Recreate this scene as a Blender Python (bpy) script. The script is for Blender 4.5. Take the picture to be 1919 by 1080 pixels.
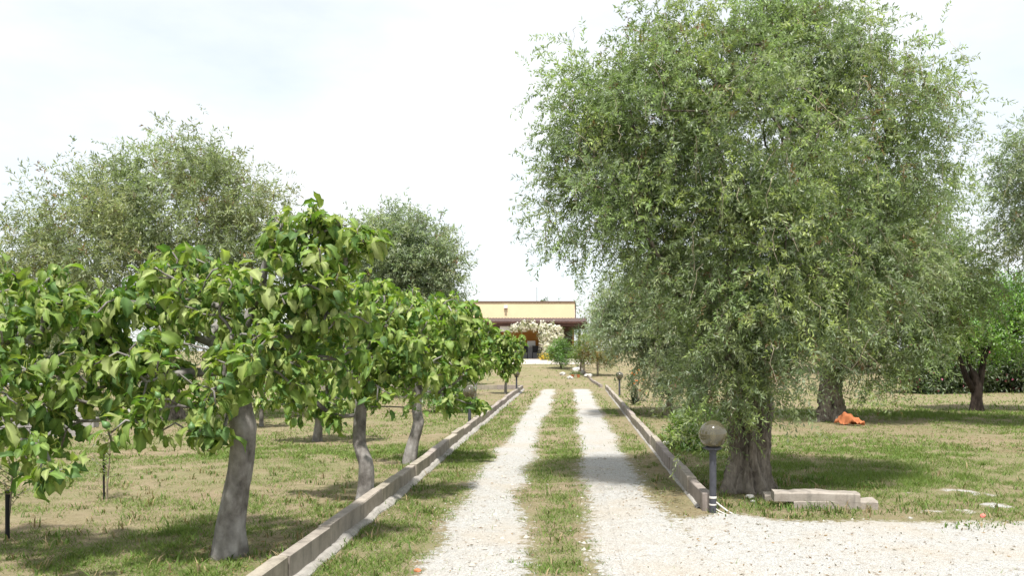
import bpy, math, random
import numpy as np
from mathutils import Vector, Matrix

for o in list(bpy.data.objects):
    bpy.data.objects.remove(o, do_unlink=True)
scene = bpy.context.scene
COL = scene.collection
R = math.radians

# ------------------------------------------------------------------ camera
F, VX, VY, CH = 1600.0, 1068.0, 658.0, 1.65      # focal length in photo pixels, horizon point, eye height
cd = bpy.data.cameras.new('camera')
cam = bpy.data.objects.new('camera', cd); COL.objects.link(cam)
cd.sensor_width = 36.0
cd.lens = 36.0 * F / 1919.0
cd.shift_x = -(VX - 959.5) / 1919.0
cd.shift_y = (VY - 540.0) / 1919.0
cd.clip_start = 0.05; cd.clip_end = 3000
cam.location = (0, 0, CH); cam.rotation_euler = (R(90), 0, 0)
scene.camera = cam

# ------------------------------------------------------------------ sky, sun, exposure
TO_SUN = Vector((0.0, -0.40, 0.90)).normalized()
w = bpy.data.worlds.new('World'); scene.world = w; w.use_nodes = True
nt = w.node_tree; nt.nodes.clear()
out = nt.nodes.new('ShaderNodeOutputWorld'); bg = nt.nodes.new('ShaderNodeBackground')
sky = nt.nodes.new('ShaderNodeTexSky'); sky.sky_type = 'NISHITA'; sky.sun_disc = False
sky.sun_elevation = math.asin(TO_SUN.z); sky.sun_rotation = math.atan2(TO_SUN.x, TO_SUN.y)
sky.dust_density = 2.0
tc = nt.nodes.new('ShaderNodeTexCoord'); mp = nt.nodes.new('ShaderNodeMapping')
mp.inputs['Scale'].default_value = (1.0, 1.0, 2.6)
nz = nt.nodes.new('ShaderNodeTexNoise'); nz.inputs['Scale'].default_value = 2.2
nz.inputs['Detail'].default_value = 6; nz.inputs['Roughness'].default_value = 0.55
rp = nt.nodes.new('ShaderNodeMapRange')
rp.inputs['From Min'].default_value = 0.32; rp.inputs['From Max'].default_value = 0.62
rp.inputs['To Min'].default_value = 0.60; rp.inputs['To Max'].default_value = 0.97
mx = nt.nodes.new('ShaderNodeMix'); mx.data_type = 'RGBA'
mx.inputs['B'].default_value = (5.0, 5.16, 5.26, 1)          # thin bright cloud veil over the blue
L = nt.links.new
L(tc.outputs['Generated'], mp.inputs['Vector']); L(mp.outputs['Vector'], nz.inputs['Vector'])
L(nz.outputs['Fac'], rp.inputs['Value']); L(rp.outputs['Result'], mx.inputs['Factor'])
L(sky.outputs['Color'], mx.inputs['A']); L(mx.outputs['Result'], bg.inputs['Color'])
bg.inputs['Strength'].default_value = 0.11
L(bg.outputs['Background'], out.inputs['Surface'])
sd = bpy.data.lights.new('sun', 'SUN'); sd.energy = 3.5; sd.angle = R(3.0); sd.color = (1.0, 0.97, 0.92)
so = bpy.data.objects.new('sun', sd); COL.objects.link(so)
so.rotation_euler = TO_SUN.to_track_quat('Z', 'Y').to_euler(); so.location = (0, 0, 30)
vs = scene.view_settings
vs.view_transform = 'Standard'; vs.look = 'None'; vs.gamma = 1.0; vs.exposure = 1.05
vs.use_curve_mapping = False

# ------------------------------------------------------------------ helpers
def P(px, py, Y):
    return np.array([(px - VX) / F * Y, Y, CH - (py - VY) / F * Y])
def G(px, py, z=0.0):
    Y = (CH - z) * F / (py - VY)
    return np.array([(px - VX) / F * Y, Y, z])
def tag(o, label=None, cat=None, group=None, kind=None):
    if label: o['label'] = label
    if cat: o['category'] = cat
    if group: o['group'] = group
    if kind: o['kind'] = kind
    return o
def empty(name, loc, label, cat, group=None):
    o = bpy.data.objects.new(name, None); COL.objects.link(o)
    o.location = loc; o.empty_display_size = 0.1
    return tag(o, label, cat, group)

class MB:
    """collects vertices, quads/tris and point colours into ONE mesh"""
    def __init__(s): s.v = []; s.q = []; s.t = []; s.c = []; s.n = 0
    def add(s, v, q=None, t=None, col=(1, 1, 1)):
        v = np.asarray(v, float).reshape(-1, 3)
        if q is not None and len(q): s.q.append(np.asarray(q, np.int64).reshape(-1, 4) + s.n)
        if t is not None and len(t): s.t.append(np.asarray(t, np.int64).reshape(-1, 3) + s.n)
        c = np.asarray(col, float)
        if c.ndim == 1: c = np.tile(c, (len(v), 1))
        s.v.append(v); s.c.append(c); s.n += len(v); return s
    def mesh(s, name, smooth=False, origin=None):
        v = np.concatenate(s.v); c = np.concatenate(s.c)
        if origin is not None: v = v - np.asarray(origin)
        q = np.concatenate(s.q) if s.q else np.zeros((0, 4), np.int64)
        t = np.concatenate(s.t) if s.t else np.zeros((0, 3), np.int64)
        me = bpy.data.meshes.new(name)
        me.vertices.add(len(v)); me.vertices.foreach_set('co', v.astype(np.float32).ravel())
        nl = q.size + t.size
        me.loops.add(nl); me.loops.foreach_set('vertex_index', np.concatenate([q.ravel(), t.ravel()]).astype(np.int32))
        me.polygons.add(len(q) + len(t))
        st = np.concatenate([np.arange(len(q)) * 4, q.size + np.arange(len(t)) * 3]).astype(np.int32)
        me.polygons.foreach_set('loop_start', st)
        me.update(calc_edges=True)
        a = me.color_attributes.new('col', 'FLOAT_COLOR', 'POINT')
        a.data.foreach_set('color', np.concatenate([c, np.ones((len(c), 1))], 1).astype(np.float32).ravel())
        me.polygons.foreach_set('use_smooth', np.full(len(me.polygons), smooth, bool))
        me.validate(); return me
    def build(s, name, mat, parent=None, smooth=False, origin=None):
        loc = None
        if parent is not None:
            loc = np.array(parent.matrix_basis.translation)
            if parent.parent is not None: loc = loc + np.array(parent.parent.matrix_basis.translation)
        elif origin is not None: loc = np.asarray(origin, float)
        me = s.mesh(name, smooth, loc)
        o = bpy.data.objects.new(name, me); COL.objects.link(o)
        me.materials.append(mat)
        if parent is not None: o.parent = parent
        elif origin is not None: o.location = origin
        return o

BOXF = [(0, 3, 2, 1), (4, 5, 6, 7), (0, 1, 5, 4), (1, 2, 6, 5), (2, 3, 7, 6), (3, 0, 4, 7)]
def box(mb, x0, x1, y0, y1, z0, z1, col=(1, 1, 1)):
    mb.add([(x0, y0, z0), (x1, y0, z0), (x1, y1, z0), (x0, y1, z0), (x0, y0, z1), (x1, y0, z1), (x1, y1, z1), (x0, y1, z1)], BOXF, col=col)
    return mb
def cbox(lx, ly, lz, b, rng=None, jit=0.0):
    """bevelled box centred in x,y with its base at 0: 24 verts"""
    hx, hy, hz = lx / 2, ly / 2, lz / 2
    v = []; f = []
    idx = {}
    for sx in (-1, 1):
        for sy in (-1, 1):
            for sz in (-1, 1):
                for k in range(3):
                    p = [sx * (hx - b), sy * (hy - b), sz * (hz - b)]
                    p[k] = (sx * hx, sy * hy, sz * hz)[k]
                    idx[(sx, sy, sz, k)] = len(v)
                    j = rng.normal(0, jit, 3) if rng is not None else (0, 0, 0)
                    v.append((p[0] + j[0], p[1] + j[1], p[2] + hz + j[2]))
    i = lambda a, b_, c, k: idx[(a, b_, c, k)]
    q = []; t = []
    for s in (-1, 1):
        fx = [i(s, -1, -1, 0), i(s, 1, -1, 0), i(s, 1, 1, 0), i(s, -1, 1, 0)]
        fy = [i(-1, s, -1, 1), i(-1, s, 1, 1), i(1, s, 1, 1), i(1, s, -1, 1)]
        fz = [i(-1, -1, s, 2), i(1, -1, s, 2), i(1, 1, s, 2), i(-1, 1, s, 2)]
        for g in (fx, fy, fz): q.append(g if s > 0 else g[::-1])
    for a in (-1, 1):
        for b_ in (-1, 1):
            sgn = a * b_
            e = [i(a, b_, -1, 0), i(a, b_, -1, 1), i(a, b_, 1, 1), i(a, b_, 1, 0)]; q.append(e if sgn > 0 else e[::-1])
            e = [i(a, -1, b_, 2), i(a, -1, b_, 0), i(a, 1, b_, 0), i(a, 1, b_, 2)]; q.append(e if sgn > 0 else e[::-1])
            e = [i(-1, a, b_, 1), i(-1, a, b_, 2), i(1, a, b_, 2), i(1, a, b_, 1)]; q.append(e if sgn > 0 else e[::-1])
            for c in (-1, 1):
                tr = [i(a, b_, c, 0), i(a, b_, c, 1), i(a, b_, c, 2)]
                t.append(tr if a * b_ * c > 0 else tr[::-1])
    return np.array(v), q, t
def tube(mb, pts, rad, n=6, col=(1, 1, 1), cap=True):
    pts = np.asarray(pts, float); m = len(pts)
    rad = np.broadcast_to(np.asarray(rad, float), (m,))
    tg = np.gradient(pts, axis=0); tg /= np.linalg.norm(tg, axis=1, keepdims=True) + 1e-9
    ref = np.array([0.0, 0.0, 1.0]) if abs(tg[0, 2]) < 0.85 else np.array([1.0, 0.0, 0.0])
    vs_ = []
    u = None
    ang = np.arange(n) * 2 * np.pi / n
    for k in range(m):
        if u is None: u = np.cross(tg[k], ref)
        u = u - tg[k] * (u @ tg[k]); u /= np.linalg.norm(u) + 1e-9
        w_ = np.cross(tg[k], u)
        vs_.append(pts[k] + rad[k] * (np.cos(ang)[:, None] * u + np.sin(ang)[:, None] * w_))
    v = np.concatenate(vs_)
    a = np.arange(n); b = (a + 1) % n
    q = np.concatenate([np.stack([k * n + a, k * n + b, (k + 1) * n + b, (k + 1) * n + a], 1) for k in range(m - 1)])
    t = None
    if cap:
        v = np.concatenate([v, pts[:1], pts[-1:]])
        t = np.concatenate([np.stack([b, a, np.full(n, m * n)], 1), np.stack([(m - 1) * n + a, (m - 1) * n + b, np.full(n, m * n + 1)], 1)])
    c = np.asarray(col, float)
    if c.ndim == 2: c = np.concatenate([np.repeat(c, n, 0), c[:1], c[-1:]]) if cap else np.repeat(c, n, 0)
    mb.add(v, q, t, c); return mb
def lathe(mb, prof, n, c=(0, 0, 0), col=(1, 1, 1)):
    prof = np.asarray(prof, float); m = len(prof)
    a = np.arange(n) * 2 * np.pi / n
    v = np.stack([np.outer(prof[:, 0], np.cos(a)), np.outer(prof[:, 0], np.sin(a)), np.repeat(prof[:, 1:2], n, 1)], 2).reshape(-1, 3) + np.asarray(c)
    i = np.arange(n); j = (i + 1) % n
    q = np.concatenate([np.stack([k * n + i, k * n + j, (k + 1) * n + j, (k + 1) * n + i], 1) for k in range(m - 1)])
    mb.add(v, q, col=col); return mb

_H = np.random.default_rng(77).random((256, 256))
def vnoise(x, y, s=1.0, oct=3, off=0.0):
    x = np.asarray(x, float) * s + 100.3 + off; y = np.asarray(y, float) * s + 57.7 + off * 1.7
    r = 0; a = 1.0; tot = 0
    for _ in range(oct):
        xi = np.floor(x).astype(int); yi = np.floor(y).astype(int)
        fx = x - xi; fy = y - yi; fx = fx * fx * (3 - 2 * fx); fy = fy * fy * (3 - 2 * fy)
        g = lambda i, j: _H[(xi + i) & 255, (yi + j) & 255]
        r = r + a * ((g(0, 0) * (1 - fx) + g(1, 0) * fx) * (1 - fy) + (g(0, 1) * (1 - fx) + g(1, 1) * fx) * fy)
        tot += a; a *= 0.5; x = x * 2.03 + 11.1; y = y * 2.03 + 5.3
    return r / tot
def sstep(a, b, x):
    t = np.clip((np.asarray(x, float) - a) / (b - a), 0, 1); return t * t * (3 - 2 * t)
def zg(x, y):
    return 1.05 * sstep(37.5, 60.0, y) + 0.035 * (vnoise(x, y, 0.55, 2) - 0.5) * sstep(0, 4, np.asarray(y, float))
def nrm(v): return v / (np.linalg.norm(v, axis=-1, keepdims=True) + 1e-9)

# ------------------------------------------------------------------ materials
def new_mat(name):
    m = bpy.data.materials.new(name); m.use_nodes = True
    t = m.node_tree; t.nodes.clear()
    o = t.nodes.new('ShaderNodeOutputMaterial'); b = t.nodes.new('ShaderNodeBsdfPrincipled')
    t.links.new(b.outputs[0], o.inputs['Surface'])
    return m, t, b, o
def nd(t, kind, **kw):
    n = t.nodes.new(kind)
    for k, v in kw.items():
        if k in n.inputs.keys(): n.inputs[k].default_value = v
        else: setattr(n, k, v)
    return n
def ramp(t, fac, stops):
    r = t.nodes.new('ShaderNodeValToRGB'); e = r.color_ramp.elements
    while len(e) < len(stops): e.new(0.5)
    for s, (p, c) in zip(e, stops): s.position = p; s.color = (*c, 1)
    t.links.new(fac, r.inputs['Fac']); return r.outputs['Color']
def mixc(t, fac, a, b, mode='MIX'):
    m = t.nodes.new('ShaderNodeMix'); m.data_type = 'RGBA'; m.blend_type = mode
    for key, v in (('Factor', fac), ('A', a), ('B', b)):
        if isinstance(v, (int, float)): m.inputs[key].default_value = v
        elif isinstance(v, tuple): m.inputs[key].default_value = (*v, 1) if len(v) == 3 else v
        else: t.links.new(v, m.inputs[key])
    return m.outputs['Result']
def noise(t, scale, detail=4, rough=0.6, coord=None, out='Fac'):
    n = nd(t, 'ShaderNodeTexNoise', Scale=scale, Detail=detail, Roughness=rough)
    if coord is not None: t.links.new(coord, n.inputs['Vector'])
    return n.outputs[out]
def wpos(t): return t.nodes.new('ShaderNodeNewGeometry').outputs['Position']
def opos(t): return t.nodes.new('ShaderNodeTexCoord').outputs['Object']
def maprange(t, v, a, b, c=0.0, d=1.0):
    n = t.nodes.new('ShaderNodeMapRange'); t.links.new(v, n.inputs['Value'])
    for k, x in zip(('From Min', 'From Max', 'To Min', 'To Max'), (a, b, c, d)): n.inputs[k].default_value = x
    return n.outputs['Result']
def mathn(t, op, a, b=0.0):
    n = t.nodes.new('ShaderNodeMath'); n.operation = op
    for k, v in enumerate((a, b)):
        if isinstance(v, (int, float)): n.inputs[k].default_value = v
        else: t.links.new(v, n.inputs[k])
    return n.outputs[0]
def bump(t, b, h, strength, dist):
    n = nd(t, 'ShaderNodeBump', Strength=strength, Distance=dist)
    t.links.new(h, n.inputs['Height']); t.links.new(n.outputs['Normal'], b.inputs['Normal'])
def attr(t, name='col'):
    a = t.nodes.new('ShaderNodeAttribute'); a.attribute_name = name; return a

def leaf_mat(name, trans=0.35, rough=0.45, spec=0.4, tcol=(1.25, 1.25, 0.6)):
    m, t, b, o = new_mat(name)
    c = attr(t).outputs['Color']
    t.links.new(c, b.inputs['Base Color']); b.inputs['Roughness'].default_value = rough
    b.inputs['Specular IOR Level'].default_value = spec
    tr = t.nodes.new('ShaderNodeBsdfTranslucent')
    t.links.new(mixc(t, 1.0, c, tcol, 'MULTIPLY'), tr.inputs['Color'])
    ms = t.nodes.new('ShaderNodeMixShader'); ms.inputs[0].default_value = trans
    t.links.new(b.outputs[0], ms.inputs[1]); t.links.new(tr.outputs[0], ms.inputs[2])
    t.links.new(ms.outputs[0], o.inputs['Surface']); return m
M = {}
M['olive_leaf'] = leaf_mat('olive_leaf', 0.42, 0.42, 0.45, (1.15, 1.3, 0.8))
M['fig_leaf'] = leaf_mat('fig_leaf', 0.38, 0.55, 0.3, (1.15, 1.35, 0.45))
M['grass'] = leaf_mat('grass', 0.3, 0.6, 0.2, (1.15, 1.15, 0.7))
M['shrub_leaf'] = leaf_mat('shrub_leaf', 0.3, 0.45, 0.35)
M['petal'] = leaf_mat('petal', 0.3, 0.6, 0.2, (1.1, 1.0, 0.9))

def bark(name, c1, c2, c3, stretch=(14, 14, 3), bs=0.7, bd=0.02):
    m, t, b, o = new_mat(name)
    mp_ = nd(t, 'ShaderNodeMapping'); mp_.inputs['Scale'].default_value = stretch
    t.links.new(wpos(t), mp_.inputs['Vector'])
    n1 = noise(t, 1.0, 6, 0.65, mp_.outputs['Vector']); n2 = noise(t, 3.2, 4, 0.6, wpos(t))
    c = ramp(t, n1, [(0.3, c1), (0.5, c2), (0.72, c3)])
    c = mixc(t, maprange(t, n2, 0.45, 0.72, 0, 0.55), c, tuple(x * 1.25 for x in c3))
    c = mixc(t, 1.0, c, attr(t).outputs['Color'], 'MULTIPLY')
    t.links.new(c, b.inputs['Base Color']); b.inputs['Roughness'].default_value = 0.9
    b.inputs['Specular IOR Level'].default_value = 0.15
    bump(t, b, n1, bs, bd); return m
M['olive_bark'] = bark('olive_bark', (0.03, 0.025, 0.02), (0.15, 0.125, 0.1), (0.30, 0.265, 0.22), (26, 26, 7), 1.0, 0.04)
M['fig_bark'] = bark('fig_bark', (0.055, 0.048, 0.042), (0.18, 0.165, 0.15), (0.34, 0.325, 0.305), (7, 7, 5), 1.0, 0.02)
M['twig'] = bark('twig', (0.12, 0.1, 0.07), (0.2, 0.17, 0.12), (0.3, 0.26, 0.2), (30, 30, 30), 0.2, 0.002)
M['dark_bark'] = bark('dark_bark', (0.018, 0.014, 0.012), (0.04, 0.03, 0.025), (0.08, 0.06, 0.05), (18, 18, 5), 0.8, 0.02)

def soil_color(t):
    p = wpos(t)
    big = noise(t, 0.55, 4, 0.6, p); mid = noise(t, 5.0, 5, 0.65, p); fine = noise(t, 55.0, 4, 0.7, p)
    c = ramp(t, mid, [(0.28, (0.12, 0.09, 0.06)), (0.5, (0.25, 0.19, 0.125)), (0.72, (0.34, 0.275, 0.19))])
    g = ramp(t, fine, [(0.3, (0.075, 0.10, 0.03)), (0.7, (0.20, 0.22, 0.08))])
    c = mixc(t, maprange(t, big, 0.4, 0.62, 0.2, 0.75), c, g)
    c = mixc(t, maprange(t, fine, 0.35, 0.75, 0.0, 0.6), c, (0.33, 0.265, 0.18))
    return c, fine
m, t, b, o = new_mat('ground'); c, fine = soil_color(t)
t.links.new(c, b.inputs['Base Color']); b.inputs['Roughness'].default_value = 0.95; b.inputs['Specular IOR Level'].default_value = 0.1
bump(t, b, fine, 0.8, 0.03); M['ground'] = m
# gravel: soil where the mask fades, white crushed stone where it is full
m, t, b, o = new_mat('gravel'); c, fine = soil_color(t); p = wpos(t)
vor = nd(t, 'ShaderNodeTexVoronoi', Scale=115.0); t.links.new(p, vor.inputs['Vector'])
vorb = nd(t, 'ShaderNodeTexVoronoi', Scale=55.0); t.links.new(p, vorb.inputs['Vector'])
g1 = ramp(t, vor.outputs['Color'], [(0.1, (0.29, 0.28, 0.26)), (0.45, (0.41, 0.40, 0.375)), (0.9, (0.53, 0.52, 0.495))])
patch = noise(t, 0.9, 4, 0.6, p)
g1 = mixc(t, maprange(t, patch, 0.46, 0.68, 0.0, 0.6), g1, (0.42, 0.365, 0.29))
g1 = mixc(t, maprange(t, noise(t, 9.0, 5, 0.7, p), 0.53, 0.7, 0.0, 0.62), g1, (0.28, 0.235, 0.175))
msk = mathn(t, 'ADD', attr(t, 'col').outputs['Fac'], mathn(t, 'MULTIPLY', mathn(t, 'SUBTRACT', noise(t, 11.0, 8, 0.8, p), 0.5), 2.3))
c = mixc(t, maprange(t, msk, 0.42, 0.58), c, g1)
t.links.new(c, b.inputs['Base Color']); b.inputs['Roughness'].default_value = 0.95; b.inputs['Specular IOR Level'].default_value = 0.15
mk_ = maprange(t, msk, 0.42, 0.58)
hg = mathn(t, 'MULTIPLY', mathn(t, 'ADD', vor.outputs['Distance'], vorb.outputs['Distance']), 0.4)
hh_ = mathn(t, 'ADD', mathn(t, 'MULTIPLY', hg, mk_), mathn(t, 'MULTIPLY', fine, mathn(t, 'SUBTRACT', 1.0, mk_)))
bump(t, b, hh_, 0.8, 0.03); M['gravel'] = m

def stone_mat(name, base, dark, scale=6.0, bs=0.5, bd=0.006, streak=True):
    m, t, b, o = new_mat(name); p = wpos(t)
    n1 = noise(t, scale, 6, 0.65, p); n2 = noise(t, 60.0, 4, 0.7, p)
    c = mixc(t, maprange(t, n1, 0.4, 0.72), base, dark)
    c = mixc(t, maprange(t, n2, 0.35, 0.75, 0.0, 0.35), c, tuple(min(1, x * 1.3) for x in base))
    if streak:
        mp_ = nd(t, 'ShaderNodeMapping'); mp_.inputs['Scale'].default_value = (7, 7, 0.6); t.links.new(p, mp_.inputs['Vector'])
        c = mixc(t, maprange(t, noise(t, 1.0, 5, 0.7, mp_.outputs['Vector']), 0.5, 0.66, 0, 0.6), c, tuple(x * 0.42 for x in base))
    c = mixc(t, 1.0, c, attr(t).outputs['Color'], 'MULTIPLY')
    t.links.new(c, b.inputs['Base Color']); b.inputs['Roughness'].default_value = 0.92; b.inputs['Specular IOR Level'].default_value = 0.2
    bump(t, b, mathn(t, 'ADD', n1, mathn(t, 'MULTIPLY', n2, 0.5)), bs, bd); return m
M['kerb'] = stone_mat('kerb_concrete', (0.33, 0.29, 0.25), (0.19, 0.165, 0.14))
M['mortar'] = stone_mat('mortar', (0.34, 0.32, 0.29), (0.21, 0.195, 0.17), 10, 0.8, 0.015, False)
M['block'] = stone_mat('block_concrete', (0.33, 0.295, 0.255), (0.21, 0.18, 0.15), 8)
M['stone'] = stone_mat('white_stone', (0.44, 0.43, 0.40), (0.4, 0.37, 0.33), 20, 0.5, 0.004, False)
M['paving'] = stone_mat('paving', (0.48, 0.43, 0.37), (0.38, 0.33, 0.28), 2, 0.2, 0.003, False)
M['greywall'] = stone_mat('greywall', (0.36, 0.34, 0.32), (0.22, 0.21, 0.2), 3)
def flat_mat(name, c, rough=0.6, spec=0.3, metal=0.0, var=0.12, scale=8.0):
    m, t, b, o = new_mat(name)
    n = noise(t, scale, 5, 0.6, wpos(t))
    cc = mixc(t, maprange(t, n, 0.3, 0.7), tuple(x * (1 - var) for x in c), tuple(min(1, x * (1 + var)) for x in c))
    t.links.new(cc, b.inputs['Base Color']); b.inputs['Roughness'].default_value = rough
    b.inputs['Specular IOR Level'].default_value = spec; b.inputs['Metallic'].default_value = metal
    return m
M['plaster'] = flat_mat('yellow_plaster', (0.74, 0.60, 0.38), 0.9, 0.1, var=0.05, scale=0.8)
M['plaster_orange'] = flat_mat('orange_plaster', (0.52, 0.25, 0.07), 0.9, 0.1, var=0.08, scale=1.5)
M['coping'] = flat_mat('coping', (0.16, 0.10, 0.07), 0.7)
M['tile'] = flat_mat('roof_tile', (0.10, 0.07, 0.065), 0.85, 0.15, var=0.3, scale=6)
M['wood'] = flat_mat('dark_wood', (0.075, 0.035, 0.025), 0.6, var=0.25, scale=5)
M['white'] = flat_mat('white_paint', (0.78, 0.78, 0.77), 0.5, var=0.04)
M['grey'] = flat_mat('grey_paint', (0.33, 0.34, 0.36), 0.6)
M['stonewall'] = stone_mat('porch_stone', (0.45, 0.42, 0.37), (0.26, 0.24, 0.2), 5)
M['post'] = flat_mat('lamp_post_paint', (0.055, 0.057, 0.068), 0.5, 0.4, var=0.2, scale=20)
M['tape'] = flat_mat('pale_tape', (0.6, 0.58, 0.54), 0.6, var=0.2)
M['black'] = flat_mat('black_plastic', (0.012, 0.012, 0.013), 0.5)
M['cloth'] = flat_mat('orange_cloth', (0.42, 0.15, 0.065), 0.8, 0.15, var=0.25, scale=10)
M['litter'] = flat_mat('pink_litter', (0.75, 0.2, 0.16), 0.7)
M['terracotta'] = flat_mat('terracotta', (0.5, 0.18, 0.08), 0.8, var=0.2)
M['metal'] = flat_mat('galvanised', (0.35, 0.36, 0.37), 0.45, 0.5, 0.6)
m, t, b, o = new_mat('fig_fruit'); b.inputs['Base Color'].default_value = (0.085, 0.17, 0.05, 1); b.inputs['Roughness'].default_value = 0.5
M['fruit'] = m
# smoked acrylic globe
m, t, b, o = new_mat('smoked_globe')
n = noise(t, 7.0, 5, 0.6, wpos(t))
b.inputs['Base Color'].default_value = (0.34, 0.31, 0.20, 1); b.inputs['Transmission Weight'].default_value = 0.86
b.inputs['IOR'].default_value = 1.45; b.inputs['Coat Weight'].default_value = 0.8; b.inputs['Coat Roughness'].default_value = 0.06
t.links.new(maprange(t, n, 0.35, 0.7, 0.02, 0.12), b.inputs['Roughness'])
dif = t.nodes.new('ShaderNodeBsdfDiffuse'); dif.inputs['Color'].default_value = (0.13, 0.11, 0.075, 1)
ms = t.nodes.new('ShaderNodeMixShader'); t.links.new(maprange(t, noise(t, 9.0, 4, 0.6, wpos(t)), 0.4, 0.75, 0.03, 0.32), ms.inputs[0])
t.links.new(b.outputs[0], ms.inputs[1]); t.links.new(dif.outputs[0], ms.inputs[2]); t.links.new(ms.outputs[0], o.inputs['Surface'])
M['globe'] = m

# ------------------------------------------------------------------ ground and gravel
def axis(segs):
    a = [np.arange(s, e, d) for s, e, d in segs]
    return np.concatenate(a + [np.array([segs[-1][1]])])
def grid(xs, ys, dz=0.0, mask=None, keep=None):
    X, Y = np.meshgrid(xs, ys); Z = zg(X, Y) + dz
    v = np.stack([X, Y, Z], 2).reshape(-1, 3); nx = len(xs); ny = len(ys)
    i = (np.arange(ny - 1)[:, None] * nx + np.arange(nx - 1)[None]).ravel()
    q = np.stack([i, i + 1, i + nx + 1, i + nx], 1)
    if mask is not None:
        mk = mask(X, Y).ravel()
        v[:, 2] += -dz - .008 + (dz + .008) * np.clip(mk * 3.5, 0, 1)      # the sheet's rim dips under the soil
        ok = (mk[q] > 0.0).any(1)
        q = q[ok]; used = np.unique(q); mp_ = np.zeros(len(v), np.int64); mp_[used] = np.arange(len(used))
        return v[used], mp_[q], np.repeat(mk[used][:, None], 3, 1)
    return v, q, np.ones((len(v), 3))
gx = axis([(-1500, -60, 90), (-60, -14, 2), (-14, 14, 0.4), (14, 60, 2), (60, 1500, 90)])
gy = axis([(-30, 3, 3), (3, 40, 0.4), (40, 75, 0.8), (75, 2000, 60)])
v, q, c = grid(gx, gy)
tag(MB().add(v, q, col=c).build('ground', M['ground'], smooth=True), 'dry grassy ground of the grove', 'ground', kind='structure')

def wob(y, k): return 0.10 * (vnoise(y, y * 0 + k * 9.1, 0.9, 3) - 0.5) * 2
def flare(y): return sstep(10.5, 6.5, y) if False else 1 - sstep(6.3, 10.5, y)
def m_left(x, y):
    l = -1.17 + wob(y, 1) * 1.3 + 0.05 * flare(y); r = -0.60 + wob(y, 2) * 1.3 + 0.20 * flare(y)
    return np.clip(np.minimum(x - l, r - x) / 0.22 * 0.5 + 0.5, 0, 1.2) * (1 - sstep(36.3, 36.9, y))
def m_right(x, y):
    l = 0.19 + wob(y, 3) * 1.2 - 0.02 * flare(y); r = 0.82 + wob(y, 4) * 1.3 + 0.30 * flare(y)
    return np.clip(np.minimum(x - l, r - x) / 0.22 * 0.5 + 0.5, 0, 1.2) * (1 - sstep(36.3, 36.9, y))
def yard_edge(x):
    e = 8.25 + 0.28 * (vnoise(x, x * 0, 0.9, 3) - 0.5) * 2
    return e + 0.35 * np.exp(-((x - 1.55) / 0.35) ** 2) - 0.12 * np.exp(-((x - 2.0) / 0.25) ** 2)
def m_yard(x, y):
    l = 0.95 - 0.35 * sstep(7.5, 5.0, y) + wob(y, 6)
    return np.clip(np.minimum((x - l) / 0.35, (yard_edge(x) - y) / 0.22) * 0.5 + 0.5, 0, 1.2)
def m_yard_all(x, y):
    reg = np.exp(-((x - 5.0) / 1.3) ** 2 - ((y - 9.2) / .9) ** 2)
    pt = np.clip((vnoise(x, y, 2.6, 3, 21.0) - .66 + .2 * reg) * 5, 0, .72) * (reg > .08)
    return np.maximum(np.maximum(m_yard(x, y), pt), m_right(x, y))
def sheet(name, xs, ys, mf, dz, label):
    v, q, c = grid(xs, ys, dz, mf)
    return tag(MB().add(v, q, col=c).build(name, M['gravel'], smooth=True), label, 'gravel', kind='structure')
ty = axis([(3, 14, 0.08), (14, 37.2, 0.25)])
sheet('gravel_track', np.arange(-1.8, 0.05, 0.05), ty, m_left, 0.006, 'white gravel wheel track on the left of the driveway')
sheet('gravel_track', np.arange(-0.1, 1.75, 0.05), ty, m_right, 0.0065, 'white gravel wheel track on the right of the driveway')
sheet('gravel_yard', axis([(0.4, 9, 0.08), (9, 26, 0.5)]), np.arange(2.0, 11.6, 0.08), m_yard_all, 0.0105, 'white gravel yard in front of the big olive tree')
v, q, c = grid(axis([(-14, 1.3, 0.6)]), axis([(53.0, 60.2, 0.6)]), 0.02)
tag(MB().add(v, q, col=c).build('paved_forecourt', M['paving']), 'pale paved forecourt before the yellow house', 'paving', kind='structure')
def gravelness(x, y): return np.maximum(m_left(x, y), m_yard_all(x, y))

# ------------------------------------------------------------------ kerbs
rng = np.random.default_rng(5)
KL = 1.0
kerb_meshes = []
for k in range(6):
    v, q, t_ = cbox(KL - 0.013, 0.10, 0.34, 0.009, rng, 0.0032)
    mb = MB().add(v, q, t_, col=np.ones(3) * rng.uniform(0.85, 1.12) * np.array([1, rng.uniform(0.97, 1.02), rng.uniform(0.94, 1.03)]))
    me = mb.mesh('kerb_block'); me.materials.append(M['kerb']); kerb_meshes.append(me)
def kerb_run(name, label, p0, p1, top):
    p0 = np.array(p0, float); p1 = np.array(p1, float); d = p1 - p0; Ln = np.linalg.norm(d[:2]); u = d / Ln
    root = empty(name, (p0[0], p0[1], 0), label, 'kerb', 'concrete kerbs of the grove')
    n = int(Ln / KL); ang = math.atan2(u[1], u[0])
    for k in range(n):
        c = p0 + u * (k + 0.5) * KL
        o = bpy.data.objects.new('kerb_block', kerb_meshes[rng.integers(6)]); COL.objects.link(o)
        o.parent = root
        o.location = (c[0] - p0[0] + rng.normal(0, 0.005), c[1] - p0[1], zg(c[0], c[1]) + top - 0.34 + rng.normal(0, 0.006))
        o.rotation_euler = (rng.normal(0, 0.012), rng.normal(0, 0.006), ang + rng.normal(0, 0.005))
    return root
XL = -1.975
kl = kerb_run('concrete_kerb', 'long low concrete kerb wall along the left side of the driveway, beside the fig trees', (XL - 0.05, 3.0, 0), (XL - 0.05, 36.05, 0), 0.20)
KR0, KR1 = np.array([1.397, 8.74, 0]), np.array([1.57, 36.9, 0])
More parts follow.
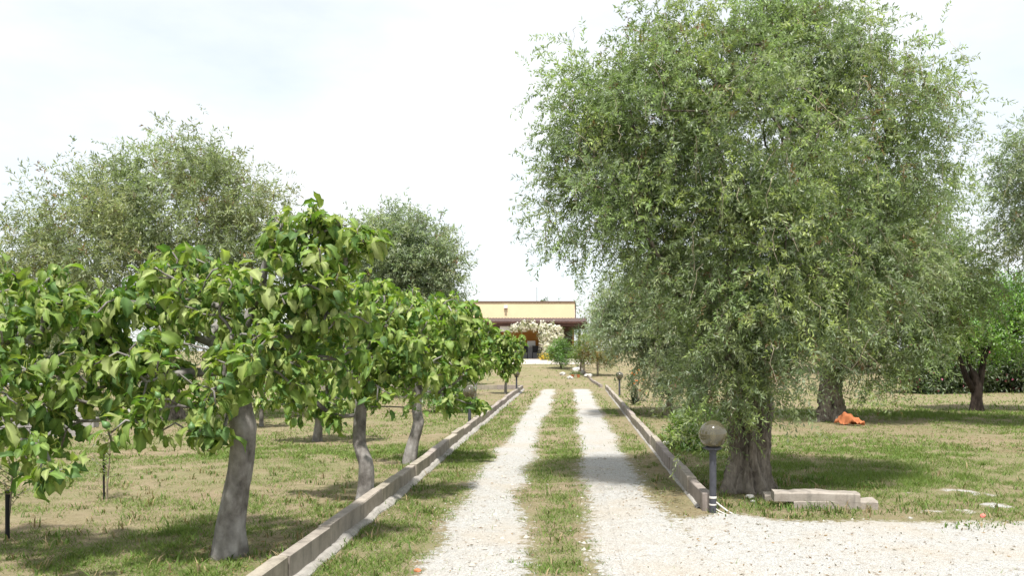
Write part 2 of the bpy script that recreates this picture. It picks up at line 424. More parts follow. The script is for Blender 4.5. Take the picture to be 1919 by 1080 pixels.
kr = kerb_run('concrete_kerb', 'long low concrete kerb wall on the right of the driveway, ending at the globe lamp', KR0, KR1, 0.185)
kerb_run('concrete_kerb', 'short kerb turning left across the far end of the left lawn', (-2.10, 36.3, 0), (-12.1, 36.3, 0), 0.19)
kerb_run('concrete_kerb', 'pale kerb beside the stony bed leading up to the house', (1.42, 38.2, 0), (0.4, 52.0, 0), 0.13)
def footing(root, xf, y0, y1, sgn, wd, hh, seed):
    ys = np.arange(y0, y1, 0.07); n = len(ys)
    w1 = wd * (0.55 + 0.9 * vnoise(ys, ys * 0 + seed, 3.0, 3)); h1 = hh * (0.4 + 1.1 * vnoise(ys, ys * 0 + seed + 5, 4.0, 3))
    xk = xf(ys); z0 = zg(xk, ys)
    pr = np.stack([np.stack([xk - sgn * 0.01, ys, z0 + h1], 1), np.stack([xk + sgn * w1 * 0.55, ys, z0 + h1 * 0.85], 1), np.stack([xk + sgn * w1, ys, z0 + h1 * 0.25], 1), np.stack([xk + sgn * w1 * 1.15, ys, z0 - 0.03], 1)], 1)
    i = np.arange(n - 1)[:, None] * 4 + np.arange(3)[None]; i = i.ravel()
    q = np.stack([i, i + 1, i + 5, i + 4], 1)
    if sgn < 0: q = q[:, ::-1]
    MB().add(pr.reshape(-1, 3), q).build('mortar_footing', M['mortar'], root)
footing(kl, lambda y: XL + 0 * y, 3.0, 36.0, 1, 0.075, 0.05, 1)
footing(kr, lambda y: 1.347 + (y - 8.74) * (0.173 / 28.2), 8.9, 36.0, -1, 0.03, 0.022, 4)

# ------------------------------------------------------------------ tree skeletons
def grow(trunk, targets, bf=0.35, step=0.14, seed=0, curl=0.35, up=0.0):
    """greedy branching: each target joins the node that keeps wood and path short; returns nodes, parents, tip indices"""
    rg = np.random.default_rng(seed)
    pos = [np.array(p, float) for p in trunk]; par = [-1] + list(range(len(trunk) - 1))
    pl = [0.0]
    for k in range(1, len(pos)): pl.append(pl[-1] + np.linalg.norm(pos[k] - pos[k - 1]))
    ok = [False] * len(pos)
    for k in range(max(1, int(len(pos) * 0.72)), len(pos)): ok[k] = True
    top = pos[-1]; tips = []
    targets = sorted([np.array(t_) for t_ in targets], key=lambda a: np.linalg.norm(a - top))
    for tg in targets:
        A = np.array(pos); okm = np.array(ok)
        d = np.linalg.norm(A - tg, axis=1)
        cost = d + bf * np.array(pl) + up * np.maximum(0, A[:, 2] - tg[2])
        cost[~okm] = 1e9
        k = int(np.argmin(cost)); Ld = d[k]
        p0 = pos[k]; dirp = pos[k] - pos[par[k]] if par[k] >= 0 else np.array([0, 0, 1.0])
        dirp = dirp / (np.linalg.norm(dirp) + 1e-9)
        c1 = p0 + dirp * Ld * curl + np.array([0, 0, 0.12 * Ld]) + rg.normal(0, 0.06 * Ld, 3)
        n = max(2, int(Ld / step)); last = k
        for j in range(1, n + 1):
            s = j / n
            q_ = (1 - s) ** 2 * p0 + 2 * s * (1 - s) * c1 + s * s * tg + (rg.normal(0, 0.012, 3) if j < n else 0)
            pos.append(q_); par.append(last); pl.append(pl[last] + np.linalg.norm(q_ - pos[last])); ok.append(True); last = len(pos) - 1
        tips.append(last)
    return np.array(pos), np.array(par), tips
def radii(pos, par, tip_r, e, trunk_n, r_base, r_top):
    n = len(pos); acc = np.zeros(n); ch = [[] for _ in range(n)]
    for k in range(1, n): ch[par[k]].append(k)
    for k in range(n - 1, -1, -1):
        if not ch[k]: acc[k] = tip_r ** e
        else: acc[k] = sum(acc[c] for c in ch[k]) * 1.0 + (tip_r * 0.25) ** e
    r = acc ** (1 / e)
    r *= min(1.0, r_top * 0.8 / r[trunk_n - 1]) if r[trunk_n - 1] > r_top * 0.8 else 1
    r = np.maximum(r, tip_r)
    return r, ch
def branch_tubes(mb, pos, par, r, ch, trunk_n, col=(1, 1, 1)):
    done = np.zeros(len(pos), bool); done[:trunk_n - 1] = True
    starts = [trunk_n - 1]
    for k in range(trunk_n): starts += [c for c in ch[k] if c >= trunk_n]
    stack = starts
    while stack:
        k = stack.pop()
        if done[k]: continue
        chain = [par[k], k] if par[k] >= 0 and k >= trunk_n else [k]
        done[k] = True
        while True:
            nx = [c for c in ch[chain[-1]] if not done[c]]
            if not nx: break
            big = max(nx, key=lambda c: r[c]); stack += [c for c in nx if c != big]
            chain.append(big); done[big] = True
        if len(chain) < 2: continue
        rr = r[chain].copy(); rr[0] = min(rr[0], rr[1] * 1.25)
        ns = 10 if rr.max() > 0.05 else (7 if rr.max() > 0.02 else 5)
        tube(mb, pos[chain], rr, ns, col)
def gnarl(mb, pts, rad, n, seed, ridge=0.12, lobes=5, twist=1.5, flare=0.6, fine=0.04, knots=(), furrow=0.0):
    """a trunk with flared roots, twisting ridges and knots"""
    pts = np.array(pts, float); rg = np.random.default_rng(seed)
    s = np.linspace(0, 1, 70 if n > 60 else (40 if n > 20 else 16)); k = np.linspace(0, 1, len(pts))
    C = np.stack([np.interp(s, k, pts[:, i]) for i in range(3)], 1)
    for _ in range(2): C[1:-1] = (C[:-2] + 2 * C[1:-1] + C[2:]) / 4
    rr = np.interp(s, k, rad); a = np.arange(n) * 2 * np.pi / n
    S, A = np.meshgrid(s, a, indexing='ij')
    ph = rg.uniform(0, 6.28, 4)
    am = A + twist * S
    rd = 1 + ridge * (np.sin(lobes * am + ph[0]) + 0.6 * np.sin((lobes * 2 - 1) * am + ph[1] + 2 * S) + 0.35 * np.sin((lobes * 3 + 2) * am + ph[2]))
    rd += flare * np.exp(-S * 9) * (0.6 + 0.55 * np.sin((lobes - 1) * A + ph[3]) + 0.25 * np.sin((lobes + 2) * A))
    rd += fine * (vnoise(A * 6, S * 14 + seed, 1.0, 3) - 0.5) * 4
    if furrow > 0:
        wv = 2.6 * (vnoise(A * 1.2, S * 5 + seed, 1.0, 2) - .5) * 2
        rd -= furrow * (1 - np.abs(np.sin(lobes * .5 * am * 2 + wv * 1.3 + ph[1]))) ** 3 + furrow * .7 * (1 - np.abs(np.sin((lobes * 2 + 1) * .5 * am + wv * 1.7 + ph[2]))) ** 3
        rd += furrow * .5 * (vnoise(A * 3, S * 9 + seed * 2, 1.0, 3) - .5) * 2
    for kn in knots:
        ka, ks, kr_, kw = kn[:4]; kh = kn[4] if len(kn) > 4 else kw * .18
        rd += kr_ * np.exp(-((np.angle(np.exp(1j * (A - ka))) / kw) ** 2 + ((S - ks) / kh) ** 2))
    for (ka, ks, kr_, kw) in ():
        dd = ((np.angle(np.exp(1j * (A - ka))) / kw) ** 2 + ((S - ks) / (kw * 0.18)) ** 2); rd += kr_ * np.exp(-dd)
    v = C[:, None, :] + (rr[:, None] * rd)[..., None] * np.stack([np.cos(A), np.sin(A), 0 * A], 2)
    v = v.reshape(-1, 3); i = np.arange(n); j = (i + 1) % n; m_ = len(s)
    q = np.concatenate([np.stack([r_ * n + i, r_ * n + j, (r_ + 1) * n + j, (r_ + 1) * n + i], 1) for r_ in range(m_ - 1)])
    v = np.concatenate([v, C[-1:]]); t_ = np.stack([(m_ - 1) * n + i, (m_ - 1) * n + j, np.full(n, m_ * n)], 1)
    mb.add(v, q, t_)
    return C, rr

# ------------------------------------------------------------------ olive trees
def leaves_on(p0, d, Ln, droop, nl, size, width, rg, base_cols, spread=0.85):
    """shoots (S) with nl leaves each, all vectorised -> quads and colours"""
    S = len(p0); tt = (np.arange(nl) + 0.6) / nl
    tt = np.clip(tt[None] + rg.normal(0, 0.02, (S, nl)), 0.03, 1.0)
    g = np.array([0, 0, -1.0])
    Pp = p0[:, None] + d[:, None] * (Ln[:, None] * tt)[..., None] + g * (droop[:, None] * Ln[:, None] * tt ** 2)[..., None]
    T = nrm(d[:, None] + g * (2 * droop[:, None] * tt)[..., None])
    rnd = rg.normal(0, 1, (S, nl, 3)); sd_ = nrm(np.cross(T, rnd))
    ld = nrm(T * rg.uniform(0.25, 1.0, (S, nl, 1)) + sd_ * spread + g * 0.12)
    ls = (size * rg.uniform(0.65, 1.25, (S, nl)))[..., None]
    up = np.array([0, 0, 1.0]) + rg.normal(0, 0.55, (S, nl, 3))
    sv = nrm(np.cross(ld, up)); nn = np.cross(sv, ld)
    wv = ls * width
    a = Pp; tip = Pp + ld * ls + nn * ls * rg.normal(0, 0.08, (S, nl, 1))
    mid = Pp + ld * ls * 0.5 - nn * ls * 0.05
    V = np.stack([a, mid + sv * wv * 0.5 + nn * wv * 0.25, tip, mid - sv * wv * 0.5 + nn * wv * 0.25], 2)
    n = S * nl; V = V.reshape(-1, 3)
    Q = np.arange(n * 4).reshape(-1, 4)
    c = np.repeat(base_cols[:, None], nl, 1).reshape(n, 3)
    c = c * rg.uniform(0.72, 1.3, (n, 1))
    sil = rg.random(n) < 0.30                       # leaves that show the silver underside
    c[sil] = c[sil] * 0.45 + np.array([0.30, 0.33, 0.27]) * 0.62
    return V, Q, np.repeat(c, 4, 0), Pp
def crown(lobes, nclump, per, rg, size, width, shoot, droop, nl, pal, spread_r=0.34, dead=0.02, stem_r=0.0025, stem_every=1, outward=0.75, upb=0.25):
    """lobes: (centre, rx, ry, rz); clumps sit through the shell of each lobe, shoots fill every clump"""
    C = np.array([l[0] for l in lobes]); RR = np.array([l[1:4] for l in lobes])
    wgt = (RR.prod(1)) ** (2 / 3); wgt /= wgt.sum()
    li = rg.choice(len(lobes), nclump, p=wgt)
    u = nrm(rg.normal(0, 1, (nclump, 3)) * np.array([1, 1.0, 1.0]))
    fr = rg.uniform(0.12, 1.02, nclump) ** 0.5
    cc = C[li] + u * RR[li] * fr[:, None]
    # drop clumps buried deep in another lobe
    deep = np.zeros(nclump, bool)
    for j in range(len(lobes)):
        dj = (((cc - C[j]) / RR[j]) ** 2).sum(1) ** 0.5
        deep |= (dj < 0.3) & (rg.random(nclump) < 0.3)
    cc, u = cc[~deep], u[~deep]
    K = len(cc)
    cl = pal[rg.choice(len(pal), K)] * rg.uniform(0.72, 1.25, (K, 1))
    dd = rg.random(K) < dead
    pr = rg.poisson(per, K); idx = np.repeat(np.arange(K), pr); S = len(idx)
    p0 = cc[idx] + rg.normal(0, spread_r * 0.55, (S, 3))
    d = nrm(u[idx] * outward + rg.normal(0, 0.55, (S, 3)) + np.array([0, 0, upb]))
    Ln = shoot * rg.uniform(0.55, 1.35, S); dr = droop * rg.uniform(0.3, 1.5, S)
    cols = cl[idx] * rg.uniform(0.85, 1.15, (S, 1))
    isd = rg.random(S) < dead
    cols[isd] = np.array([0.22, 0.14, 0.07]) * rg.uniform(0.7, 1.2, (isd.sum(), 1))
    V, Q, cv, Pp = leaves_on(p0, d, Ln, dr, nl, size, width, rg, cols)
    mb = MB().add(V, Q, col=cv)
    st = MB()
    sub = np.arange(0, S, stem_every)
    tt = np.array([0, 0.35, 0.7, 1.0]); g = np.array([0, 0, -1.0])
    sp = p0[sub][:, None] + d[sub][:, None] * (Ln[sub][:, None] * tt)[..., None] + g * (dr[sub][:, None] * Ln[sub][:, None] * tt ** 2)[..., None]
    a1 = nrm(np.cross(d[sub], rg.normal(0, 1, (len(sub), 3))))[:, None] * np.array([1, .85, .6, .3])[None, :, None] * stem_r
    a2 = np.cross(d[sub], a1[:, 0]); a2 = nrm(a2)[:, None] * np.array([1, .85, .6, .3])[None, :, None] * stem_r
    ring = np.stack([sp + a1, sp - 0.5 * a1 + 0.87 * a2, sp - 0.5 * a1 - 0.87 * a2], 2)      # S,4,3,3
    ns = len(sub); v = ring.reshape(-1, 3); bs = (np.arange(ns) * 12)[:, None, None]
    i = np.array([[r_ * 3 + k, r_ * 3 + (k + 1) % 3, (r_ + 1) * 3 + (k + 1) % 3, (r_ + 1) * 3 + k] for r_ in range(3) for k in range(3)])
    st.add(v, (bs + i[None]).reshape(-1, 4), col=(1, 1, 1))
    return mb, st, cc
OLIVE_PAL = np.array([1.38, 1.36, 1.35]) * np.array([[0.15, 0.205, 0.085], [0.17, 0.225, 0.09], [0.19, 0.24, 0.085], [0.155, 0.20, 0.11], [0.18, 0.215, 0.105], [0.21, 0.25, 0.085]])
GREY_PAL = np.array([1.3, 1.3, 1.3]) * np.array([[0.185, 0.23, 0.14], [0.20, 0.24, 0.14], [0.17, 0.215, 0.13], [0.21, 0.24, 0.135], [0.22, 0.235, 0.14]])
def olive(label, trunk, rads, lobes, nclump, per, seed, size=0.058, width=0.21, shoot=0.30, droop=0.5, nl=22, pal=OLIVE_PAL, ntarget=170,
          lobes_n=5, hi=False, tip_r=0.006, spread_r=0.34, group='olive trees of the grove', dead=0.02, twigs=0, stem_every=2, stem_r=0.0025, upb=0.25, knots=()):
    rg = np.random.default_rng(seed)
    base = np.array(trunk[0], float)
    root = empty('olive_tree', base, label, 'tree', group)
    mb, st, cc = crown(lobes, nclump, per, rg, size, width, shoot, droop, nl, pal, spread_r, dead, stem_r=stem_r, stem_every=stem_every, upb=upb)
    tm = MB(); C, rr = gnarl(tm, [base - np.array([0, 0, 0.12])] + list(trunk[1:]), rads, 128 if hi else 32, seed, 0.12 if hi else 0.1, lobes_n, 2.2, 0.55, 0.06, knots, .17 if hi else .14)
    tm.build('trunk', M['olive_bark'], root, smooth=True)
    tgt = cc[rg.choice(len(cc), min(ntarget, len(cc)), replace=False)]
    Ct = np.array([l[0] for l in lobes]); li = np.argmin(((tgt[:, None] - Ct[None]) ** 2).sum(2), 1)
    tgt = tgt + (Ct[li] - tgt) * 0.15
    pos, par, tips = grow(C[::(7 if hi else 4)], tgt, 0.35, 0.22, seed)
    r, ch = radii(pos, par, tip_r, 2.1, len(C[::(7 if hi else 4)]), rads[0], rads[-1])
    bm_ = MB(); branch_tubes(bm_, pos, par, r, ch, len(C[::(7 if hi else 4)]))
    if twigs:                                       # bare hanging twigs
        k = rg.choice(len(cc), twigs); p0 = cc[k] + rg.normal(0, 0.25, (twigs, 3))
        for p_ in p0:
            d_ = rg.normal(0, 0.5, 3); d_[2] = -0.6; d_[1] -= 0.3; ln = rg.uniform(0.18, 0.5)
            tt = np.linspace(0, 1, 5)[:, None]
            pts = p_ + d_ * ln * tt + np.array([0, 0, -0.45]) * ln * tt ** 2 + rg.normal(0, 0.02, (5, 3))
            tube(bm_, pts, np.linspace(0.0036, 0.0016, 5), 3, np.array([2.4, 2.3, 2.15]), cap=False)
    bm_.build('branches', M['olive_bark'], root, smooth=True)
    tag(st.build('twigs', M['twig'], root), kind='stuff')
    tag(mb.build('crown', M['olive_leaf'], root), kind='stuff')
    return root
def lob(px, py, Y, r, ry=None, rz=None):
    return (P(px, py, Y), r, ry or r, rz or r)

b0 = G(1400, 922)
big = [lob(1395, 270, 10.2, 1.62, 1.6, 1.5), lob(1205, 235, 10.0, 1.0), lob(1120, 350, 10.3, .72), lob(1085, 215, 10.4, .5), lob(1290, 130, 10.2, .72),
       lob(1540, 115, 10.4, .72), lob(1635, 225, 10.3, .85), lob(1705, 340, 10.4, .55), lob(1715, 210, 10.5, .42), lob(1400, 480, 9.6, 1.05), lob(1230, 420, 9.8, .72), lob(1570, 470, 9.9, .8),
       lob(1675, 470, 10.3, .55), lob(1370, 640, 9.5, .55, .5, .6), lob(1290, 600, 9.7, .5, .5, .6), lob(1450, 640, 9.4, .5, .5, .6), lob(1350, 730, 9.6, .36, .35, .4), lob(1560, 590, 10.1, .45), lob(1500, 560, 9.6, .5),
       lob(1250, 35, 10.3, .25), lob(1580, 40, 10.4, .3), lob(1420, 60, 10.2, .45), lob(1060, 390, 10.2, .3)]
olive('big olive tree with dense drooping crown and gnarled trunk beside the near globe lamp',
      [b0, b0 + [0.02, 0.05, 0.45], b0 + [0.10, 0.08, 0.9], b0 + [0.02, 0.1, 1.35], b0 + [-0.05, 0.1, 1.8]], [0.29, 0.22, 0.24, 0.22, 0.16],
      big, 650, 21, 11, stem_every=6, size=0.060, width=0.27, shoot=0.29, droop=0.5, nl=25, hi=True, ntarget=240, twigs=620, dead=0.03, knots=((3.3, 0.42, 0.3, 0.4, .07), (5.2, 0.32, 0.2, 0.4, .06), (4.9, .1, -.4, .22, .09), (4.2, .3, -.3, .2, .12), (5.7, .5, -.25, .2, .1)))
b1 = G(1560, 790)
olive('olive tree with split grey trunk and an orange cloth at its foot',
      [b1, b1 + [0.0, 0.05, 0.4], b1 + [-0.03, 0.1, 0.8], b1 + [0.05, 0.1, 1.6]], [0.33, 0.29, 0.26, 0.15],
      [lob(1660, 480, 20.3, 2.0, 2.0, 1.8), lob(1560, 560, 19.6, 1.3), lob(1760, 540, 20.3, 1.15), lob(1690, 640, 19.4, 1.05, 1.0, .8), lob(1805, 500, 20.5, .75), lob(1715, 620, 20.0, .75), lob(1620, 680, 19.5, .7, .7, .5), lob(1560, 420, 20.5, 1.6)],
      520, 15, 12, knots=((4.55, .33, -.75, .2, .13), (5.3, .1, .3, .3, .08), (3.4, .03, .6, .3, .05)), size=0.105, width=.27, shoot=0.42, droop=0.6, nl=16, ntarget=120, spread_r=0.45, stem_every=9, stem_r=0.004)
b2 = np.array([3.3, 22.0, 0])
olive('olive tree behind the right kerb, partly hidden by the big olive',
      [b2, b2 + [0, 0, 0.7], b2 + [0.1, 0, 1.4]], [0.3, 0.24, 0.15],
      [lob(1270, 590, 22, 1.75, 1.7, 1.5), lob(1192, 600, 21.5, .98), lob(1205, 540, 22, .85), lob(1280, 680, 21, .8, .8, .5), lob(1330, 560, 22, 1.5), lob(1165, 590, 22, .35), lob(1228, 635, 21.3, .6)],
      340, 15, 13, size=0.11, width=.27, shoot=0.40, droop=0.5, nl=16, pal=GREY_PAL, ntarget=90, spread_r=0.42, stem_every=9, stem_r=0.004)
b3 = np.array([11.8, 18.0, 0])
olive('olive tree reaching in from the right edge against the sky',
      [b3, b3 + [0, 0, 0.8], b3 + [-0.2, 0, 1.8]], [0.3, 0.24, 0.15],
      [lob(2010, 360, 18, 1.6), lob(1935, 320, 17.6, .75), lob(1895, 385, 17.8, .55), lob(1925, 440, 17.8, .6), lob(1990, 260, 18, .9), lob(2080, 400, 18.5, 1.0)],
      200, 15, 14, size=0.10, width=.25, shoot=0.40, droop=0.4, nl=16, pal=GREY_PAL, ntarget=80, spread_r=0.4, stem_every=9, stem_r=0.004)
b4 = np.array([(310 - VX) / F * 20.5, 20.5, 0])
olive('wide grey-green olive tree rising behind the fig trees on the left',
      [b4, b4 + [0.05, 0, 0.8], b4 + [0, 0, 1.7]], [0.36, 0.28, 0.18],
      [lob(330, 400, 20.5, 1.9, 1.8, 1.5), lob(330, 310, 20.5, .85), lob(440, 370, 20.3, 1.1), lob(500, 420, 20.3, .8), lob(150, 430, 20.5, 1.3), lob(60, 470, 20.5, 1.0), lob(210, 360, 20.5, .7), lob(230, 500, 20, 1.3), lob(400, 500, 20, 1.4),
       lob(510, 510, 20.2, .8), lob(80, 560, 20.5, 1.1), lob(380, 590, 20, 1.2)],
      480, 16, 15, size=0.118, width=.26, shoot=0.42, droop=0.25, nl=14, pal=GREY_PAL * np.array([1.05, 1.0, 0.85]), ntarget=130, spread_r=0.42, stem_every=9, stem_r=0.004, dead=0.03, upb=0.45)
b5 = np.array([(770 - VX) / F * 30, 30.0, 0])
olive('rounded grey-green olive tree left of the yellow house',
      [b5, b5 + [0.05, 0, 0.8], b5 + [0, 0, 1.7]], [0.36, 0.28, 0.18],
      [lob(760, 500, 30, 1.7, 1.7, 1.5), lob(820, 520, 30, 1.0), lob(790, 470, 29.7, 1.0), lob(700, 440, 30, .7), lob(740, 430, 30, .55), lob(690, 520, 30, 1.3), lob(780, 600, 30, 1.6)],
      340, 14, 16, size=0.15, width=.27, shoot=0.5, droop=0.25, nl=14, pal=GREY_PAL, ntarget=70, spread_r=0.5, stem_every=12, stem_r=0.005, upb=0.45)

# ------------------------------------------------------------------ fig trees
def fig_leaf(seed, rows=7, fold=0.5, bend=1.0, wave=0.05, tint=(1, 1, 1)):
    rg = np.random.default_rng(seed)
    tt = np.array([0, .14, .32, .46, .62, .8, 1])
    wk = np.array([.07, .27, .36, .25 + .06 * rg.random(), .31, .15, .012]) * rg.uniform(.72, 1.05)
    fwd = np.array([-.10, -.05, .07, .0, .11, .03, 0])
    ys = []; V = []
    th = bend * tt
    dt_ = np.diff(tt); yy = np.concatenate([[0], np.cumsum(np.cos((th[1:] + th[:-1]) / 2) * dt_)]); zz = -np.concatenate([[0], np.cumsum(np.sin((th[1:] + th[:-1]) / 2) * dt_)])
    C = []
    for k in range(rows):
        for cx in (-1, -.5, 0, .5, 1):
            x = cx * wk[k]; h = abs(x)
            V.append((x * math.cos(fold), yy[k] + fwd[k] * abs(cx), zz[k] + h * math.sin(fold) * (1.0 - 0.5 * abs(cx)) + wave * math.sin(9 * tt[k] + seed + cx * 3) * abs(cx)))
            C.append(np.array(tint) * ((1.4 if cx == 0 else 1.0) - 0.08 * abs(cx)))
    q = [(k * 5 + j, k * 5 + j + 1, (k + 1) * 5 + j + 1, (k + 1) * 5 + j) for k in range(rows - 1) for j in range(4)]
    return np.array(V), np.array(q), np.array(C)
TINTS = [(0.14, 0.225, 0.05), (0.19, 0.275, 0.065), (0.29, 0.34, 0.125), (0.10, 0.18, 0.055), (0.235, 0.30, 0.075)]
rgl = np.random.default_rng(3)
FIGV = []
for s in range(9):
    for ti in TINTS:
        V, q, C = fig_leaf(s, 7, rgl.uniform(.2, 1.05), rgl.uniform(.5, 2.1), rgl.uniform(.03, .09), ti)
        mb = MB().add(V, q, col=C); me = mb.mesh('leaf', True); me.materials.append(M['fig_leaf'])
        FIGV.append((V, q, C, me))
LOI = np.array([k * 5 + j for k in range(7) for j in (0, 2, 4)]); LOQ = np.array([(k * 3 + j, k * 3 + j + 1, (k + 1) * 3 + j + 1, (k + 1) * 3 + j) for k in range(6) for j in range(2)])
fr_prof = [(0.001, 0), (0.010, .004), (0.019, .014), (0.0215, .026), (0.017, .037), (0.008, .047), (0.003, .054), (0.0005, .056)]
fm = lathe(MB(), fr_prof, 8).mesh('fruit', True); fm.materials.append(M['fruit'])
def fig_tree(label, trunk, rads, blobs, ntip, nleaf, seed, lsize=0.118, single=0, fruits=0, low=None, spire=()):
    rg = np.random.default_rng(seed); base = np.array(trunk[0], float)
    root = empty('fig_tree', base, label, 'tree', 'fig trees of the grove')
    tm = MB()
    C, rr = gnarl(tm, [base - np.array([0, 0, .1])] + list(trunk[1:]), rads, 40, seed, 0.045, 3, 0.8, 0.5, 0.035, ((4.4, .3, .14, .25, .03), (5.4, .52, .12, .22, .03), (3.6, .42, -.12, .3, .12), (5.2, .15, -.1, .25, .12)), .06)
    tm.build('trunk', M['fig_bark'], root, smooth=True)
    Cb = np.array([b_[0] for b_ in blobs]); Rb = np.array([b_[1] for b_ in blobs])
    wg = Rb ** 2.2; wg /= wg.sum(); li = rg.choice(len(blobs), ntip, p=wg)
    u = nrm(rg.normal(0, 1, (ntip, 3))); tg = Cb[li] + u * (Rb[li] * rg.uniform(0.35, 1, ntip) ** 0.6)[:, None]
    tg = np.concatenate([tg, Cb])
    tg = tg[tg[:, 2] > 0.45]
    pos, par, tips = grow(C[::4], tg, 0.30, 0.12, seed, 0.3)
    tn = len(C[::4])
    r, ch = radii(pos, par, 0.0075, 2.15, tn, rads[0], rads[-1])
    bm_ = MB(); branch_tubes(bm_, pos, par, r, ch, tn); bm_.build('branches', M['fig_bark'], root, smooth=True)
    # leaf nodes: the tips and the last stretch below them
    nodes = []
    for tp in tips:
        d_ = nrm(pos[tp] - pos[par[tp]])
        for k in range(int(rg.poisson(nleaf)) + 2):
            nodes.append((pos[tp] - d_ * rg.uniform(0, .09), d_))
        k = tp
        for _ in range(3):
            k = par[k]
            if k < tn: break
            if r[k] < 0.013 and rg.random() < .75:
                nodes.append((pos[k], nrm(pos[k] - pos[par[k]])))
    n = len(nodes); p0 = np.array([a for a, _ in nodes]); ax = np.array([a for _, a in nodes])
    side = nrm(np.cross(ax, rg.normal(0, 1, (n, 3))))
    pd = nrm(ax * rg.uniform(.1, .9, (n, 1)) + side + np.array([0, 0, .15]))
    plen = rg.uniform(.04, .10, n)[:, None]
    p1 = p0 + pd * plen + np.array([0, 0, -.008])
    hor = pd * np.array([1, 1, .2])
    ld = nrm(hor * rg.uniform(.4, 1.1, (n, 1)) + np.array([0, 0, -1]) * rg.uniform(-.45, 1.35, (n, 1)) + rg.normal(0, .2, (n, 3)))
    nv = np.array([0, 0, 1.0]) * rg.uniform(.4, 1, (n, 1)) + hor * .5 + rg.normal(0, .35, (n, 3))
    sx = nrm(np.cross(ld, nv)); nn = np.cross(sx, ld)
    sz = lsize * np.clip(rg.normal(.98, .32, n), .3, 1.75)
    vi = rg.integers(0, len(FIGV), n)
    pet = MB()
    for a, b_ in zip(p0, p1): tube(pet, [a, b_], (.0022, .0018), 3, (0.30, 0.32, 0.07), cap=False)
    tag(pet.build('petioles', M['shrub_leaf'], root), kind='stuff')
    # nearest leaves inside the frame become single leaves
    pxx = VX + p1[:, 0] / p1[:, 1] * F; pyy = VY - (p1[:, 2] - CH) / p1[:, 1] * F
    inf = (pxx > 5) & (pxx < 1910) & (pyy > 5) & (pyy < 1075)
    score = sz / p1[:, 1] * (1 + .5 * np.abs(nn[:, 1])) / (1 + 0.6 * np.maximum(0, p1[:, 1] - np.percentile(p1[:, 1], 15)))
    order = np.argsort(-np.where(inf, score, -1)); one = set(order[:single].tolist())
    mb = MB()
    for k in range(n):
        V, q, Cc, me = FIGV[vi[k]]
        if single < 250: V, q, Cc = V[LOI], LOQ, Cc[LOI]          # farther trees: the same leaf with fewer faces in the joined foliage
        if k in one:
            o = bpy.data.objects.new('leaf', me); COL.objects.link(o); o.parent = root
            mt = Matrix(((sx[k][0], ld[k][0], nn[k][0], 0), (sx[k][1], ld[k][1], nn[k][1], 0), (sx[k][2], ld[k][2], nn[k][2], 0), (0, 0, 0, 1)))
            o.matrix_basis = Matrix.Translation(Vector(p1[k] - base)) @ mt @ Matrix.Scale(sz[k], 4)
        else:
            mb.add(p1[k] + sz[k] * (V[:, :1] * sx[k] + V[:, 1:2] * ld[k] + V[:, 2:] * nn[k]), q, col=Cc * rg.uniform(.85, 1.15))
    if mb.n: tag(mb.build('foliage', M['fig_leaf'], root, smooth=True), kind='stuff')
    ft = [tp for tp in tips if P(0, 0, 1) is not None]
    ft = sorted(ft, key=lambda k: pos[k][1])[:max(1, fruits * 3)]
    for k in rg.choice(ft, fruits, replace=False) if fruits else []:
        o = bpy.data.objects.new('fruit', fm); COL.objects.link(o); o.parent = root
        o.location = Vector(pos[k] - base + rg.normal(0, .025, 3) + np.array([0, -.02, .0])); s_ = rg.uniform(.9, 1.4); o.scale = (s_, s_, s_)
        o.rotation_euler = (rg.uniform(-.8, .8), rg.uniform(-.8, .8), 0)
    return root
def bl(px, py, Y, r): return (P(px, py, Y), r)
a0 = G(428, 1045)
fig_tree('nearest fig tree with stout leaning grey trunk and a tall leafy spire',
         [a0, a0 + [0.02, 0, .3], a0 + [0.09, 0, .7], P(456, 800, 6.82), P(440, 730, 6.85), P(425, 660, 6.9)], [.115, .10, .095, .10, .095, .085],
         [bl(430, 590, 6.8, .48), bl(300, 570, 7.0, .5), bl(260, 640, 6.6, .45), bl(520, 620, 6.7, .42), bl(600, 440, 6.8, .22), bl(596, 435, 6.75, .22), bl(590, 395, 6.8, .10), bl(590, 402, 6.8, .09), bl(525, 435, 6.8, .18), bl(530, 440, 6.75, .18), bl(685, 450, 6.8, .17), bl(680, 455, 6.75, .17), bl(560, 500, 6.8, .28), bl(640, 510, 6.8, .28), bl(600, 500, 6.7, .26), bl(600, 560, 6.8, .32),
          bl(360, 720, 6.4, .34), bl(250, 780, 6.4, .3), bl(545, 720, 6.6, .22), bl(200, 700, 6.8, .4), bl(390, 820, 6.4, .18), bl(330, 545, 7.3, .38), bl(150, 790, 6.6, .35), bl(450, 550, 7.2, .32), bl(620, 640, 7.0, .4), bl(440, 690, 6.35, .2), bl(485, 660, 6.3, .22)],
         300, 6.4, 21, single=300, fruits=14)
h0 = np.array([-5.05, 6.7, 0])
fig_tree('fig tree at the left edge with low spreading branches, its trunk out of view',
         [h0, h0 + [0.03, 0, .4], h0 + [0.1, 0, .8], h0 + [.2, 0, 1.0]], [.15, .13, .12, .11],
         [bl(60, 560, 6.6, .42), bl(0, 650, 6.4, .5), bl(120, 640, 6.5, .4), bl(40, 760, 6.2, .35), bl(50, 860, 6.0, .2), bl(100, 880, 5.9, .12), bl(-120, 560, 6.6, .6), bl(90, 530, 6.6, .2), bl(-200, 700, 6.5, .6), bl(170, 600, 6.6, .25)],
         160, 6.6, 22, single=300, fruits=8)
f0 = np.array([-2.22, 9.2, 0])
